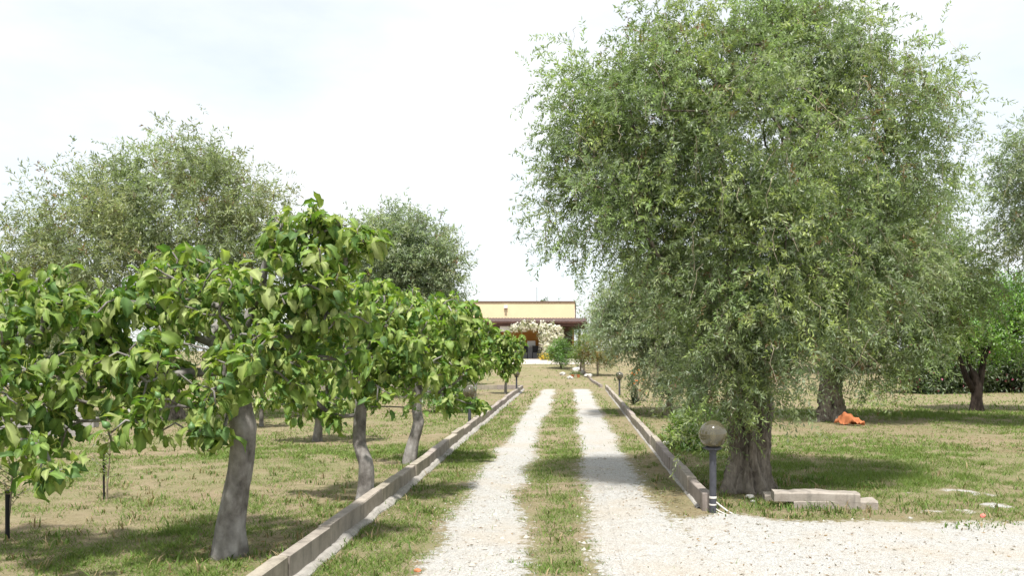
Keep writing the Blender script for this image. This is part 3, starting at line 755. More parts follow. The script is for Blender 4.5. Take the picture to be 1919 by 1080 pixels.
fig_tree('fig tree with slender S-curved grey trunk against the left kerb, second along it',
         [f0, f0 + [.03, 0, .25], f0 + [.02, 0, .45], P(672, 830, 9.3), P(676, 760, 9.35), P(680, 690, 9.4)], [.085, .076, .078, .072, .066, .055],
         [bl(700, 600, 9.4, .48), bl(640, 650, 9.3, .42), bl(760, 640, 9.3, .48), bl(680, 720, 9.1, .3), bl(740, 730, 9.2, .34), bl(620, 580, 9.5, .4), bl(820, 610, 9.5, .36), bl(625, 790, 9.2, .12), bl(710, 560, 9.6, .25), bl(820, 680, 9.3, .3), bl(560, 690, 9.4, .25)],
         210, 6.4, 23, single=220, fruits=6)
f1 = np.array([-2.38, 12.5, 0])
fig_tree('fig tree with pale cracked leaning trunk, third along the left kerb',
         [f1, f1 + [.08, 0, .3], f1 + [.17, 0, .6], P(781, 770, 12.6), P(782, 720, 12.6), P(800, 680, 12.6)], [.10, .085, .082, .072, .068, .055],
         [bl(800, 640, 12.6, .6), bl(855, 650, 12.6, .42), bl(850, 720, 12.4, .42), bl(780, 580, 12.7, .4), bl(830, 590, 12.6, .38), bl(885, 640, 12.6, .25), bl(890, 690, 12.5, .2), bl(898, 755, 12.4, .09), bl(870, 590, 12.7, .22), bl(740, 700, 12.4, .4)],
         220, 6.2, 24, lsize=.125, single=60, fruits=4)
f2 = G(593, 828)
fig_tree('small fig tree with low sideways limb standing back on the left lawn',
         [f2, f2 + [.03, 0, .25], f2 + [.06, 0, .5], f2 + [.08, 0, .75]], [.085, .075, .07, .06],
         [bl(580, 720, 15.5, .6), bl(650, 730, 15.5, .6), bl(540, 730, 15.3, .4), bl(600, 660, 15.5, .6), bl(690, 740, 15.4, .4), bl(560, 780, 15.3, .15)],
         110, 5.5, 25, lsize=.16, single=0)
f3 = G(490, 800)
fig_tree('farthest small fig tree of the left lawn, half hidden behind the nearest fig',
         [f3, f3 + [.0, 0, .3], f3 + [.03, 0, .7]], [.05, .045, .04],
         [bl(490, 720, 18.5, .7), bl(440, 730, 18.5, .5), bl(520, 745, 18.4, .35), bl(400, 740, 18.5, .5)], 70, 5.5, 26, lsize=.17)
f4 = np.array([-2.75, 24.5, 0])
fig_tree('fig tree behind the third fig, its leaves showing below the brown eaves',
         [f4, f4 + [.0, 0, .3], f4 + [.05, 0, .8]], [.07, .06, .05],
         [bl(890, 640, 24.5, .7), bl(905, 615, 24.5, .35), bl(915, 670, 24.5, .35), bl(870, 690, 24.5, .4)], 90, 5, 27, lsize=.2)
f5 = np.array([-2.45, 32.5, 0])
fig_tree('small dense fig tree at the far end of the left kerb',
         [f5, f5 + [.0, 0, .3], f5 + [.05, 0, .7]], [.06, .05, .05],
         [bl(948, 655, 32.5, .55), bl(968, 665, 32.5, .42), bl(935, 640, 32.5, .45), bl(962, 690, 32.5, .2), bl(975, 640, 32.5, .25), bl(935, 680, 32.5, .35), bl(950, 695, 32.5, .3)], 120, 5, 28, lsize=.2)

# ------------------------------------------------------------------ globe lamps
def lamp(label, x, y, h=0.60, r=0.142, tape=False):
    z = float(zg(x, y)); root = empty('globe_lamp', (x, y, z), label, 'lamp', 'globe lamps beside the driveway')
    pm = MB(); lathe(pm, [(0.0, -0.1), (0.036, -0.1), (0.036, h - 0.02), (0.04, h - 0.015), (0.04, h)], 20, (x, y, z)); post = pm.build('post', M['post'], root, smooth=False)
    cm = MB(); lathe(cm, [(0.0, h - 0.004), (0.045, h), (0.085, h + 0.012), (0.088, h + 0.03), (0.07, h + 0.036), (0.0, h + 0.037)], 24, (x, y, z))
    for k in range(3):
        a = k * 2.1 + 0.6; tube(cm, [(x + .08 * math.cos(a), y + .08 * math.sin(a), z + h + .02), (x + .105 * math.cos(a), y + .105 * math.sin(a), z + h + .02)], .007, 6)
    cm.build('globe_collar', M['post'], root)
    gm = MB(); ps = np.linspace(0.30, np.pi, 22)
    cz = h + 0.02 + r
    outer = [(r * math.sin(p), cz - r * math.cos(p)) for p in np.linspace(.5, np.pi, 24)]
    inner = [((r - .004) * math.sin(p), cz - (r - .004) * math.cos(p)) for p in np.linspace(np.pi, .5, 24)]
    lathe(gm, outer + inner, 40, (x, y, z)); glb = gm.build('globe', M['globe'], root, smooth=True)
    bm_ = MB(); lathe(bm_, [(0.0, h + .036), (0.028, h + .037), (0.028, h + .09), (0.02, h + .1), (0.03, h + .13), (0.032, h + .16), (0.02, h + .19), (0, h + .2)], 12, (x, y, z)); bm_.build('bulb', M['white'], glb, smooth=True)
    if tape:
        for zz, hh in ((.085, .014), (.155, .02)):
            tm = MB(); lathe(tm, [(0.0365, zz), (0.039, zz + .002), (0.039, zz + hh), (0.0365, zz + hh + .002)], 20, (x, y, z)); tm.build('tape_band', M['tape'], post)
        for k, (dx, dy, zz) in enumerate(((.13, -.06, .12), (.10, -.09, .05), (.08, -.11, .02))):
            wm = MB(); tube(wm, [(x + .03, y - .02, z + zz), (x + dx * .5, y + dy * .5, z + zz * .75), (x + dx, y + dy, z + zz * .35), (x + dx * 1.5, y + dy * 1.3, z + .005)], .008 if k == 0 else .005, 6); wm.build('cable', M['tape'], root)
    return root
lp = G(1336, 964)
lamp('smoked globe lamp on a taped dark post at the near end of the right kerb', lp[0], lp[1], 0.64, 0.142, True)
lamp('globe lamp behind the left kerb, below the leaves of the third fig', (880 - VX) / F * 18.3, 18.3)
lamp('globe lamp at the far end of the left kerb', (968 - VX) / F * 35.2, 35.2, .55)
lamp('globe lamp outside the right kerb under the farther olive', (1161 - VX) / F * 31.5, 31.5, .58)

# ------------------------------------------------------------------ loose concrete blocks, stones, cloth, litter
def block(label, px0, px1, py_front, z0, L_, wd, hh, ang, seed):
    rg = np.random.default_rng(seed)
    c = G((px0 + px1) / 2, py_front, z0); Lx = L_
    n = 16; xs = np.linspace(-Lx / 2, Lx / 2, n)
    prof = []
    for k, x in enumerate(xs):
        e = .012 * (vnoise(x * 9 + seed, 0 * x + seed, 1.0, 2) - .5) * 2
        b_ = .012
        if k in (0, n - 1): b_ = .02
        zt = hh + e * .6; yb = wd + e * .8
        prof.append([(x, 0.0, 0.0), (x, -e * .3, zt - b_), (x, b_, zt), (x, yb - b_, zt + e), (x, yb, zt - b_), (x, yb, 0.0)])
    v = np.array(prof).reshape(-1, 3)
    q = [(k * 6 + j, k * 6 + (j + 1) % 6, (k + 1) * 6 + (j + 1) % 6, (k + 1) * 6 + j) for k in range(n - 1) for j in range(6)]
    q = [f[::-1] for f in q]
    q += [(0, 1, 2, 3), (0, 3, 4, 5), ((n - 1) * 6 + 3, (n - 1) * 6 + 2, (n - 1) * 6 + 1, (n - 1) * 6), ((n - 1) * 6 + 5, (n - 1) * 6 + 4, (n - 1) * 6 + 3, (n - 1) * 6)]
    ca, sa = math.cos(ang), math.sin(ang); v = np.stack([v[:, 0] * ca - v[:, 1] * sa, v[:, 0] * sa + v[:, 1] * ca, v[:, 2]], 1)
    o = MB().add(v, q).build('concrete_block', M['block']); o.location = (c[0], c[1], z0 + float(zg(c[0], c[1])))
    return tag(o, label, 'block', 'spare kerb stones by the big olive')
block('front one of the loose pale concrete kerb stones on the grass', 1497, 1636, 961, -0.03, .86, .24, .115, R(-4), 1)
block('rear loose concrete kerb stone lying under the top one', 1437, 1570, 948, -0.03, .80, .24, .10, R(-6), 2)
block('top loose concrete kerb stone resting on the rear one', 1458, 1605, 942, 0.072, .88, .23, .095, R(-5), 3)
rg = np.random.default_rng(9)
def rock_mesh(name, s, seed, mat, flat=.7):
    rg = np.random.default_rng(seed)
    import bmesh
    bm = bmesh.new(); bmesh.ops.create_icosphere(bm, subdivisions=2, radius=1.0)
    for v in bm.verts:
        k = 1 + .45 * (vnoise(v.co.x * 2 + seed, v.co.y * 2 + v.co.z * 1.7, 1.0, 2) - .5) * 2
        v.co = Vector((v.co.x * s[0] * k, v.co.y * s[1] * k, v.co.z * s[2] * k))
    me = bpy.data.meshes.new(name); bm.to_mesh(me); bm.free()
    a = me.color_attributes.new('col', 'FLOAT_COLOR', 'POINT'); a.data.foreach_set('color', np.ones(len(me.vertices) * 4, np.float32))
    me.materials.append(mat); return me
def rock(label, x, y, s, seed, mat, name='stone', group=None, cat='stone'):
    o = bpy.data.objects.new(name, rock_mesh(name, s, seed, mat)); COL.objects.link(o)
    o.location = (x, y, float(zg(x, y)) + s[2] * .55); o.rotation_euler = (0, 0, seed * 1.3)
    return tag(o, label, cat, group)
for k, (px, py, s, lb) in enumerate([(1405, 936, .055, 'flat pale stone against the roots of the big olive'), (1411, 943, .028, 'small white stone in front of the big olive roots'), (1322, 925, .05, 'pale stone between the right kerb end and lamp post'),
                                 (1247, 834, .07, 'white stone lying on the grass behind the right kerb')]):
    g = G(px, py); rock(lb, g[0], g[1], (s * 1.2, s, s * .55), k + 1, M['stone'])
for k, (px, py, s, lb) in enumerate([(1054, 691, .34, 'leftmost white boulder of the stony bed before the house'), (1068, 696, .30, 'nearest white boulder of the stony bed, in front of the pots'), (1082, 686, .46, 'largest white boulder of the stony bed, behind the pots'), (1092, 690, .36, 'white boulder of the stony bed just right of the pots'), (1102, 694, .34, 'rightmost white boulder of the stony bed before the house')]):
    Y = 47.5 - (py - 688) * .45; x = (px - VX) / F * Y
    rock(lb, x, Y, (s * .62, s * .5, s * .34), k + 20, M['stone'], 'boulder', 'white boulders edging the bed before the house', 'boulder')
g = G(1842, 971); rock('small pink scrap of litter on the bare patch at right', g[0], g[1], (.03, .025, .022), 40, M['litter'], 'litter_scrap', None, 'litter')
g = G(783, 1073); rock('small terracotta shard at the bottom of the left track', g[0], g[1], (.03, .022, .018), 41, M['terracotta'], 'terracotta_shard', None, 'shard')

# crumpled orange cloth slumped against the roots of the second olive
cx, cy = G(1592, 797)[:2]
n = 26; u, v_ = np.meshgrid(np.linspace(-1, 1, n), np.linspace(-1, 1, n))
h = .30 * np.exp(-((u + .35) / .45) ** 2 - (v_ / .8) ** 2) + .14 * np.exp(-((u - .45) / .4) ** 2 - ((v_ + .2) / .7) ** 2)
h += .18 * (vnoise(u * 2.6, v_ * 2.6, 1.0, 3, 3.0) - .5) + .05 * np.sin(9 * u + 5 * v_ + 4 * vnoise(u, v_, 2.0, 2)) * (h > .04)
h = np.maximum(h, .012)
rad = 1 + .25 * (vnoise(u * 1.5, v_ * 1.5, 1, 2, 8.0) - .5) * 2
vv = np.stack([cx + .24 * u * rad - .08 * v_, cy - .05 + .16 * v_ * rad - .1 * u, h + 0 * u], 2).reshape(-1, 3)
i = (np.arange(n - 1)[:, None] * n + np.arange(n - 1)[None]).ravel(); keep = ((u ** 2 + v_ ** 2) < 1.35).ravel()
q = np.stack([i, i + 1, i + n + 1, i + n], 1); q = q[keep[q].all(1)]
o = MB().add(vv, q).build('orange_cloth', M['cloth'], smooth=True, origin=(cx, cy, 0))
md = o.modifiers.new('thickness', 'SOLIDIFY'); md.thickness = .006; md.offset = 1
tag(o, 'crumpled orange cloth heaped at the foot of an olive trunk', 'cloth')

# black pipe stake and young saplings on the left lawn
def twiggy(root, base, h, n, leaf, pal, seed, lean=0.05):
    rg = np.random.default_rng(seed); st = MB()
    pts = [base + np.array([lean * k * .2, 0, h * k / 5.0]) + rg.normal(0, .006, 3) for k in range(6)]
    tube(st, pts, np.linspace(.012, .004, 6), 5)
    p0 = []; d0 = []
    for k in range(n):
        s = rg.uniform(.3, 1); p_ = base + np.array([lean * s, 0, h * s]); d = nrm(rg.normal(0, 1, 3) * np.array([1, 1, .3]) + np.array([0, 0, .7]))
        tube(st, [p_, p_ + d * .12, p_ + d * .25], (.004, .003, .002), 4); p0.append(p_); d0.append(d)
    st.build('stem', M['twig'], root)
    p0 = np.array(p0); d0 = np.array(d0)
    V, Q, c, _ = leaves_on(p0, d0, np.full(n, .3), np.full(n, .15), 10, leaf, .42, rg, pal[rg.integers(0, len(pal), n)])
    tag(MB().add(V, Q, col=c).build('foliage', M['shrub_leaf'], root), kind='stuff')
FRESH = np.array([[0.13, 0.19, 0.03], [0.17, 0.22, 0.035], [0.10, 0.16, 0.03]])
g = G(200, 936); r_ = empty('sapling', (g[0], g[1], 0), 'thin young sapling tied to a dark stake on the left lawn', 'sapling')
twiggy(r_, g, .75, 16, .05, FRESH, 1); tube(MB(), [(0, 0, 0), (0, 0, 1)], .01)
mb = MB(); tube(mb, [(g[0] - .03, g[1], -.05), (g[0] - .035, g[1], .55)], .011, 8); mb.build('stake', M['black'], r_)
g = G(14, 1010); r_ = empty('sapling', (g[0], g[1], 0), 'small sapling in a black plastic sleeve at the left edge', 'sapling')
twiggy(r_, g, .62, 12, .05, FRESH, 2)
mb = MB(); lathe(mb, [(.018, -.05), (.018, .40), (.022, .405), (.022, .42), (.015, .42), (.015, -.05)], 14, g); mb.build('sleeve', M['black'], r_)

# ------------------------------------------------------------------ shrubs and other plants
def shrub(name, label, cat, base, lobes, nclump, per, seed, size, width, shoot, pal, nl=10, droop=.2, spread=.2, stems=4, h=0.6, flowers=None, group=None, bark='twig', trunk=None, dead=0.0, sr=.03):
    rg = np.random.default_rng(seed); base = np.array(base, float)
    root = empty(name, base, label, cat, group)
    mb, st, cc = crown(lobes, nclump, per, rg, size, width, shoot, droop, nl, pal, spread, dead, .003, 3)
    sm = MB()
    if trunk is None:
        for k in range(stems):
            tg = cc[rg.integers(len(cc))]; b_ = base + np.array([rg.normal(0, .06), rg.normal(0, .06), -.05]); md_ = (b_ + tg) / 2 + rg.normal(0, .05, 3)
            tube(sm, [b_, b_ * .6 + tg * .4 + rg.normal(0, .04, 3), tg], (sr, sr * .75, sr * .3), 6)
    else:
        C, rr = gnarl(sm, [np.array(p) for p in trunk[0]], trunk[1], 16, seed, .05, 4, 1.0, .35, .03)
        pos, par, tips = grow(C[::2], cc[rg.choice(len(cc), min(60, len(cc)), replace=False)], .3, .2, seed)
        r, ch = radii(pos, par, .008, 2.1, len(C[::2]), trunk[1][0], trunk[1][-1]); branch_tubes(sm, pos, par, r, ch, len(C[::2]))
    sm.build('trunk' if trunk is not None else 'stems', M[bark], root, smooth=True)
    tag(mb.build('crown' if trunk is not None else 'foliage', M['shrub_leaf'], root), kind='stuff')
    if flowers:
        nf, fs, fc = flowers; Cc = np.array([l[0] for l in lobes]); Rr = np.array([l[1:4] for l in lobes]); li = rg.integers(0, len(lobes), nf)
        u = nrm(rg.normal(0, 1, (nf, 3)) + np.array([0, -.5, .25])); p = Cc[li] + u * Rr[li] * rg.uniform(.5, 1.2, (nf, 1)) + rg.normal(0, .25, (nf, 3)) * Rr[li]
        fm_ = MB()
        for p_, u_ in zip(p, u):
            c = np.array(fc[rg.integers(len(fc))]) * rg.uniform(.8, 1.15)
            s1 = nrm(np.cross(u_, rg.normal(0, 1, 3))); s2 = np.cross(u_, s1)
            for a in range(5):
                an = a * 1.2566; dr = s1 * math.cos(an) + s2 * math.sin(an); tn = -s1 * math.sin(an) + s2 * math.cos(an); f = fs * rg.uniform(.75, 1.2)
                fm_.add([p_, p_ + dr * f * .6 + tn * f * .32 + u_ * f * .2, p_ + dr * f + u_ * f * .15, p_ + dr * f * .6 - tn * f * .32 + u_ * f * .2], [(0, 1, 2, 3)], col=c)
        tag(fm_.build('blossoms', M['petal'], root), kind='stuff')
    return root
GREEN = np.array([[0.055, 0.12, 0.022], [0.075, 0.145, 0.025], [0.095, 0.165, 0.03]])
DARKG = np.array([[0.04, 0.07, 0.022], [0.055, 0.09, 0.028], [0.07, 0.10, 0.03]])
WARM = 1.3 * np.array([[0.12, 0.14, 0.025], [0.15, 0.14, 0.03], [0.17, 0.12, 0.03], [0.10, 0.13, 0.03]])
PINK = [(0.7, 0.17, 0.30), (0.75, 0.25, 0.38), (0.62, 0.1, 0.22)]
# dark-stemmed green tree at the right
d0 = G(1829, 771)
shrub('fruit_tree', 'bright green leafy tree with dark forked trunk at the right', 'tree', d0,
      [lob(1830, 620, 23.6, 1.0, 1.2, .8), lob(1890, 600, 23.6, 1.1, 1.1, .8), lob(1790, 600, 23.6, .6, .7, .5), lob(1870, 550, 23.6, .7, .7, .45), lob(1950, 610, 23.6, .9)], 250, 12, 31, .10, .36, .34, GREEN * 2.3, nl=12, spread=.34, bark='dark_bark',
      trunk=([d0 - [0, 0, .1], d0 + [.02, 0, .35], d0 + [0.03, 0, .7], d0 + [-.1, 0, 1.1]], [.20, .15, .15, .10]))
fk = MB(); tube(fk, [d0 + [0.05, 0, .5], d0 + [.14, 0, .95], d0 + [.22, 0, 1.5], d0 + [.5, .1, 2.0]], (.11, .09, .075, .04), 10)
tube(fk, [d0 + [-.02, 0, .5], d0 + [-.28, 0, .95], d0 + [-.45, .05, 1.5], d0 + [-.6, .05, 1.9]], (.1, .08, .06, .03), 10)
fk.build('fork', M['dark_bark'], [o_ for o_ in bpy.data.objects if o_.name == 'fruit_tree'][0], smooth=True)
# oleanders along the right boundary
for k, (px, py, Y, rr, lb) in enumerate([(1735, 700, 33.5, .85, 'pink flowering oleander bush, leftmost along the right boundary'), (1795, 690, 34, 1.0, 'pink flowering oleander bush behind the forked dark trunk'),
                                     (1870, 685, 34.5, 1.15, 'pink flowering oleander bush between forked tree and right edge'), (1935, 690, 34, 1.1, 'pink flowering oleander bush at the right edge')]):
    c = P(px, py, Y); c0 = np.array([c[0], c[1], 0])
    shrub('oleander', lb, 'bush', c0, [(c0 + [0, 0, .75], rr * 1.1, rr * .8, .75), (c0 + [.4, -.1, 1.3], rr * .9, rr * .7, .75), (c0 + [-.5, 0, 1.2], rr * .8, rr * .7, .7), (c0 + [0, -.2, .4], rr * 1.25, rr * .7, .45)], 130, 11, 50 + k, .19, .24, .4, DARKG * 1.15, nl=10, spread=.35, h=1, flowers=(90, .055, PINK), group='oleanders along the right boundary')
# left of the big olive, between kerb and trees
g = G(1300, 845); shrub('leafy_shrub', 'low bright green shrub to the left of the big olive trunk', 'shrub', [g[0] + .05, g[1], 0],
      [(g + [0.08, 0, .3], .32, .32, .26), (g + [-.1, 0, .2], .24, .24, .18), (g + [.2, .1, .42], .24, .24, .2)], 60, 9, 60, .085, .3, .24, GREEN * np.array([1.8, 1.6, 1.5]), nl=10, spread=.15)
def palm(label, base, h, nf, fl, seed, col, trunk_r=.09):
    rg = np.random.default_rng(seed); base = np.array(base, float); root = empty('dwarf_palm', base, label, 'palm', 'small palms right of the driveway')
    tm = MB(); gnarl(tm, [base - [0, 0, .05], base + [0, 0, h * .5], base + [.03, 0, h]], [trunk_r * 1.1, trunk_r, trunk_r * .9], 16, seed, .08, 7, 0, .2, .05); tm.build('trunk', M['twig'], root)
    for k in range(nf):
        a = rg.uniform(0, 6.28); el = rg.uniform(-.25, 1.2); d = np.array([math.cos(a) * math.cos(el), math.sin(a) * math.cos(el), math.sin(el)])
        p0 = base + np.array([.03, 0, h]); p1 = p0 + d * fl * .55 + np.array([0, 0, -.06 * fl]); s1 = nrm(np.cross(d, [0, 0, 1.0])); nn = np.cross(s1, d)
        fm_ = MB(); tube(fm_, [p0, (p0 + p1) / 2 + [0, 0, .02], p1], (.008, .006, .005), 4, np.array(col) * .9)
        for j in range(13):
            an = (j - 6) / 6 * 1.25; dj = nrm(d * math.cos(an) + s1 * math.sin(an) + nn * .1 + rg.normal(0, .04, 3)); Lj = fl * .5 * (1 - .25 * abs(an) / 1.25); sj = nrm(np.cross(dj, nn)) * .014
            c = np.array(col) * rg.uniform(.8, 1.25)
            fm_.add([p1, p1 + dj * Lj * .5 + sj, p1 + dj * Lj + np.array([0, 0, -.12 * Lj]), p1 + dj * Lj * .5 - sj], [(0, 1, 2, 3)], col=c)
        fm_.build('frond', M['shrub_leaf'], root)
    return root
palm('small fan palm with yellowing fronds behind the right kerb', G(1253, 781), .45, 16, .75, 61, (.15, .18, .03))
Yp = 49.0; palm('dark fan palm with tall stem beside the porch', ((1092 - VX) / F * Yp, Yp, float(zg(.7, Yp))), 1.5, 22, 1.5, 62, (.05, .09, .03), .12)
g = G(1190, 752, .0); g[1] = 28.0; g[0] = (1195 - VX) / F * 28
shrub('hibiscus_bush', 'small shrub with orange-red blossoms behind the right kerb', 'shrub', [g[0], g[1], 0], [(g + [0, 0, .5], .3, .3, .35), (g + [0.0, 0, .85], .2, .2, .25)], 26, 7, 63, .07, .4, .2, DARKG * 1.2, spread=.15,
      flowers=(24, .05, [(0.75, .16, .03), (.8, .25, .05)]))
mb = MB(); rgA = np.random.default_rng(64); ar = empty('agave', (1.95, 26.0, 0), 'dark spiky agave rosette on the bank behind the right kerb', 'agave')
for k in range(26):
    a = rgA.uniform(0, 6.28); el = rgA.uniform(.15, 1.3); d = np.array([math.cos(a) * math.cos(el), math.sin(a) * math.cos(el), math.sin(el)]); s1 = nrm(np.cross(d, [0, 0, 1.0])) * .03; p0 = np.array([1.95, 26.0, .02]); Lk = rgA.uniform(.28, .45)
    lm = MB().add([p0 - s1 * .6, p0 + s1 * .6, p0 + d * Lk * .5 + s1, p0 + d * Lk * .5 - s1, p0 + d * Lk + [0, 0, .02], p0 + d * Lk * .5 - [0, 0, .02]], [(0, 1, 2, 3)], [(3, 2, 4), (0, 3, 5), (3, 4, 5), (1, 5, 2), (2, 5, 4), (0, 5, 1)], col=(.05, .075, .04))
    lm.build('leaf', M['shrub_leaf'], ar)
# near the house
def ybase(px, Y): x = (px - VX) / F * Y; return np.array([x, Y, float(zg(x, Y))])
g = ybase(1050, 50); shrub('round_shrub', 'rounded bright green shrub in front of the porch', 'shrub', g, [(g + [0, 0, .8], .62, .6, .75), (g + [-.1, 0, 1.25], .5, .5, .45)], 80, 10, 70,   .09, .38, .28, GREEN * 1.9, spread=.2, nl=10)
g = ybase(1026, 57.5); shrub('yellow_flowers', 'low clump of yellow flowers at the foot of the jasmine', 'flowers', g, [(g + [0, 0, .22], .6, .4, .24)], 24, 8, 71, .07, .4, .15, WARM, flowers=(170, .06, [(.8, .6, .05), (.75, .5, .04)]), spread=.15)
g = ybase(1120, 45.5); shrub('citrus_tree', 'small reddish-green fruit tree with thin trunk before the porch', 'tree', g, [(g + [0, 0, 1.2], .75, .7, .6), (g + [-.6, 0, 1.5], .55, .5, .5), (g + [.5, 0, .95], .5, .5, .4)], 80, 10, 72, .09, .38, .28, WARM, trunk=([g - [0, 0, .1], g + [0, 0, .4], g + [.03, 0, .9]], [.06, .05, .045]), spread=.22)
g = ybase(1088, 46.5); shrub('citrus_tree', 'yellow-green bushy tree between palm and round shrub', 'tree', g, [(g + [0, 0, 1.15], .5, .5, .5), (g + [.2, 0, 1.6], .4, .4, .35)], 50, 10, 73, .09, .38, .26, GREEN * np.array([2.4, 1.9, 1.3]), trunk=([g - [0, 0, .1], g + [0, 0, .4], g + [.03, 0, .8]], [.05, .045, .04]), spread=.2)
for px, lb in ((1073, 'terracotta pot beside the white boulders, left one'), (1084, 'terracotta pot beside the white boulders, right one')):
    g = ybase(px, 44.5); root = empty('plant_pot', g, lb, 'pot', 'terracotta pots by the boulders')
    mb = MB(); lathe(mb, [(0, 0), (.06, 0), (.085, .14), (.095, .14), (.095, .17), (.08, .17), (.07, .14), (0, .14)], 16, g); mb.build('pot', M['terracotta'], root)
    V, Q, c, _ = leaves_on(np.tile(g + [0, 0, .15], (14, 1)), nrm(np.random.default_rng(int(px)).normal(0, .6, (14, 3)) + [0, 0, 1]), np.full(14, .25), np.full(14, .3), 8, .08, .35, rg, GREEN[rg.integers(0, 3, 14)])
    tag(MB().add(V, Q, col=c).build('foliage', M['shrub_leaf'], root), kind='stuff')
# left side background bushes
for k, (px, Y, s, lb, pl) in enumerate([(825, 23.0, .5, 'pale green weedy bush on the lawn behind the third fig', GREEN * 1.3), (690, 38.0, 1.3, 'dark bush beyond the far cross kerb on the left', DARKG), (600, 39.0, 1.5, 'broad dark bush beyond the lawn, between first and second fig trunks', DARKG * 1.1),
                                    (470, 38.0, 1.5, 'dark bush beyond the lawn behind the nearest fig', DARKG), (250, 33.0, 1.4, 'dark bush beyond the lawn left of the nearest fig', DARKG * 1.15), (120, 34.0, 1.5, 'dark bush beyond the lawn near the left wall', DARKG), (20, 33, 1.4, 'dark bush beyond the wall at the left edge', DARKG * 1.1), (860, 40.0, 1.1, 'green bush beyond the cross kerb near the far fig', GREEN)]):
    g = ybase(px, Y); shrub('bush', lb, 'bush', g, [(g + [0, 0, s * .7], s, s * .8, s * .7), (g + [s * .6, 0, s], s * .7, s * .6, s * .5), (g + [-s * .5, 0, s * .9], s * .75, s * .6, s * .55)], int(34 * (1 + s)), 8, 80 + k, .07 + .05 * s, .35, .2 + .2 * s, pl, nl=9, spread=.15 + .18 * s, group='bushes behind the left lawn')

# ------------------------------------------------------------------ low wall with railing at the far left
wl = empty('block_wall', (-12.5, 16.6, 0), 'low grey wall with railing glimpsed through the leaves at far left', 'wall')
for k in range(10):
    for j in range(3):
        x0 = -14.2 + k * .5 + (.25 if j % 2 else 0); v, q, t_ = cbox(.49, .2, .19, .008, rng, .002)
        MB().add(v + [x0, 16.6, j * .2 - .04], q, t_, col=np.ones(3) * rng.uniform(.85, 1.1)).build('block', M['greywall'], wl)
mb = MB(); tube(mb, [(-14.5, 16.6, 1.0), (-9.6, 16.6, 1.0)], .02, 6); mb.build('rail', M['metal'], wl)
for k in range(25):
    mb = MB(); tube(mb, [(-14.4 + k * .2, 16.6, .55), (-14.4 + k * .2, 16.6, 1.0)], .011, 6); mb.build('bar', M['metal'], wl)

# ------------------------------------------------------------------ the yellow house
FZ = 1.07; HY = 62.5
hs = empty('yellow_house', (-6, HY, FZ), 'low yellow house with flat parapet and brown tiled porch', 'house')
def part(name, mat, x0, x1, y0, y1, z0, z1, parent=None):
    return box(MB(), x0, x1, y0, y1, z0, z1).build(name, M[mat], parent or hs)
XR = (1077 - VX) / F * HY
part('wall', 'plaster', -18, XR, HY, HY + 9, FZ + 2.2, 5.20)
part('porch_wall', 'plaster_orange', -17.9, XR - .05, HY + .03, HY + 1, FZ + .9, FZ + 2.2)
part('stone_dado', 'stonewall', -17.9, XR - .04, HY - .02, HY + .9, FZ - .4, FZ + .9)
part('coping', 'coping', -18.1, XR + .06, HY - .06, HY + 9.1, 5.20, 5.29)
part('porch_floor', 'paving', -16, 1.4, 60.2, HY + .1, FZ - .5, FZ + .03)
tr = MB(); xs = np.arange(-15.5, 1.22, .055); ph = xs / .22 * 2 * np.pi     # tiled porch roof, corrugated
z1 = 3.70; z2 = 4.04; y1 = 59.4; y2 = HY - .003
for k, (yy, zz) in enumerate([(y1, z1), ((y1 + y2) / 2, (z1 + z2) / 2), (y2, z2)]):
    pass
top = np.stack([np.stack([xs, xs * 0 + yy, zz + .035 * np.abs(np.sin(ph / 2))], 1) for yy, zz in [(y1, z1), ((y1 + y2) / 2, (z1 + z2) / 2), (y2, z2)]] + [np.stack([xs, xs * 0 + y2, xs * 0 + z2 - .1], 1), np.stack([xs, xs * 0 + y1, xs * 0 + z1 - .06], 1)])
nx = len(xs); q = []
for k in range(5):
    a = k; b_ = (k + 1) % 5; i = np.arange(nx - 1); q.append(np.stack([a * nx + i, a * nx + i + 1, b_ * nx + i + 1, b_ * nx + i], 1))
tr.add(top.reshape(-1, 3), np.concatenate(q)); rf = tr.build('porch_roof', M['tile'], hs)
part('fascia', 'wood', -15.5, 1.2, y1 - .02, y1 + .06, z1 - .34, z1 - .062, rf)
part('gutter', 'wood', -15.5, 1.22, y1 - .13, y1 - .022, z1 - .12, z1 - .02, rf)
part('soffit', 'wood', -15.4, 1.15, y1 + .08, HY - .02, z1 - .32, z1 - .28, rf)
part('beam', 'wood', -15.4, 1.1, 60.0, 60.18, z1 - .56, z1 - .322)
for px in (905, 937, 1046, 1086):
    x = (px - VX) / F * 60.1; part('post', 'wood', x - .09, x + .09, 60.0, 60.18, FZ, z1 - .562)
x0, x1 = [(p - VX) / F * 60 for p in (937, 962)]
part('white_panel', 'white', x0, x1, 59.9, 59.97, CH + (658 - 622) / F * 60, CH + (658 - 611) / F * 60)
x0, x1 = [(p - VX) / F * HY for p in (1050, 1072)]
dr = part('door', 'wood', x0, x1, HY - .08, HY - .022, FZ + .03, FZ + 2.15)
part('frame', 'coping', x0 - .1, x0 - .002, HY - .09, HY - .021, FZ + .03, FZ + 2.2, dr); part('handle', 'metal', x0 + .06, x0 + .1, HY - .13, HY - .082, FZ + 1.0, FZ + 1.12, dr)
x0, x1 = [(p - VX) / F * HY for p in (905, 935)]
wn = part('window', 'grey', x0, x1, HY - .05, HY - .022, FZ + .95, FZ + 2.1); part('frame', 'white', x0 + .5 * (x1 - x0) - .03, x0 + .5 * (x1 - x0) + .03, HY - .07, HY - .052, FZ + .95, FZ + 2.1, wn)
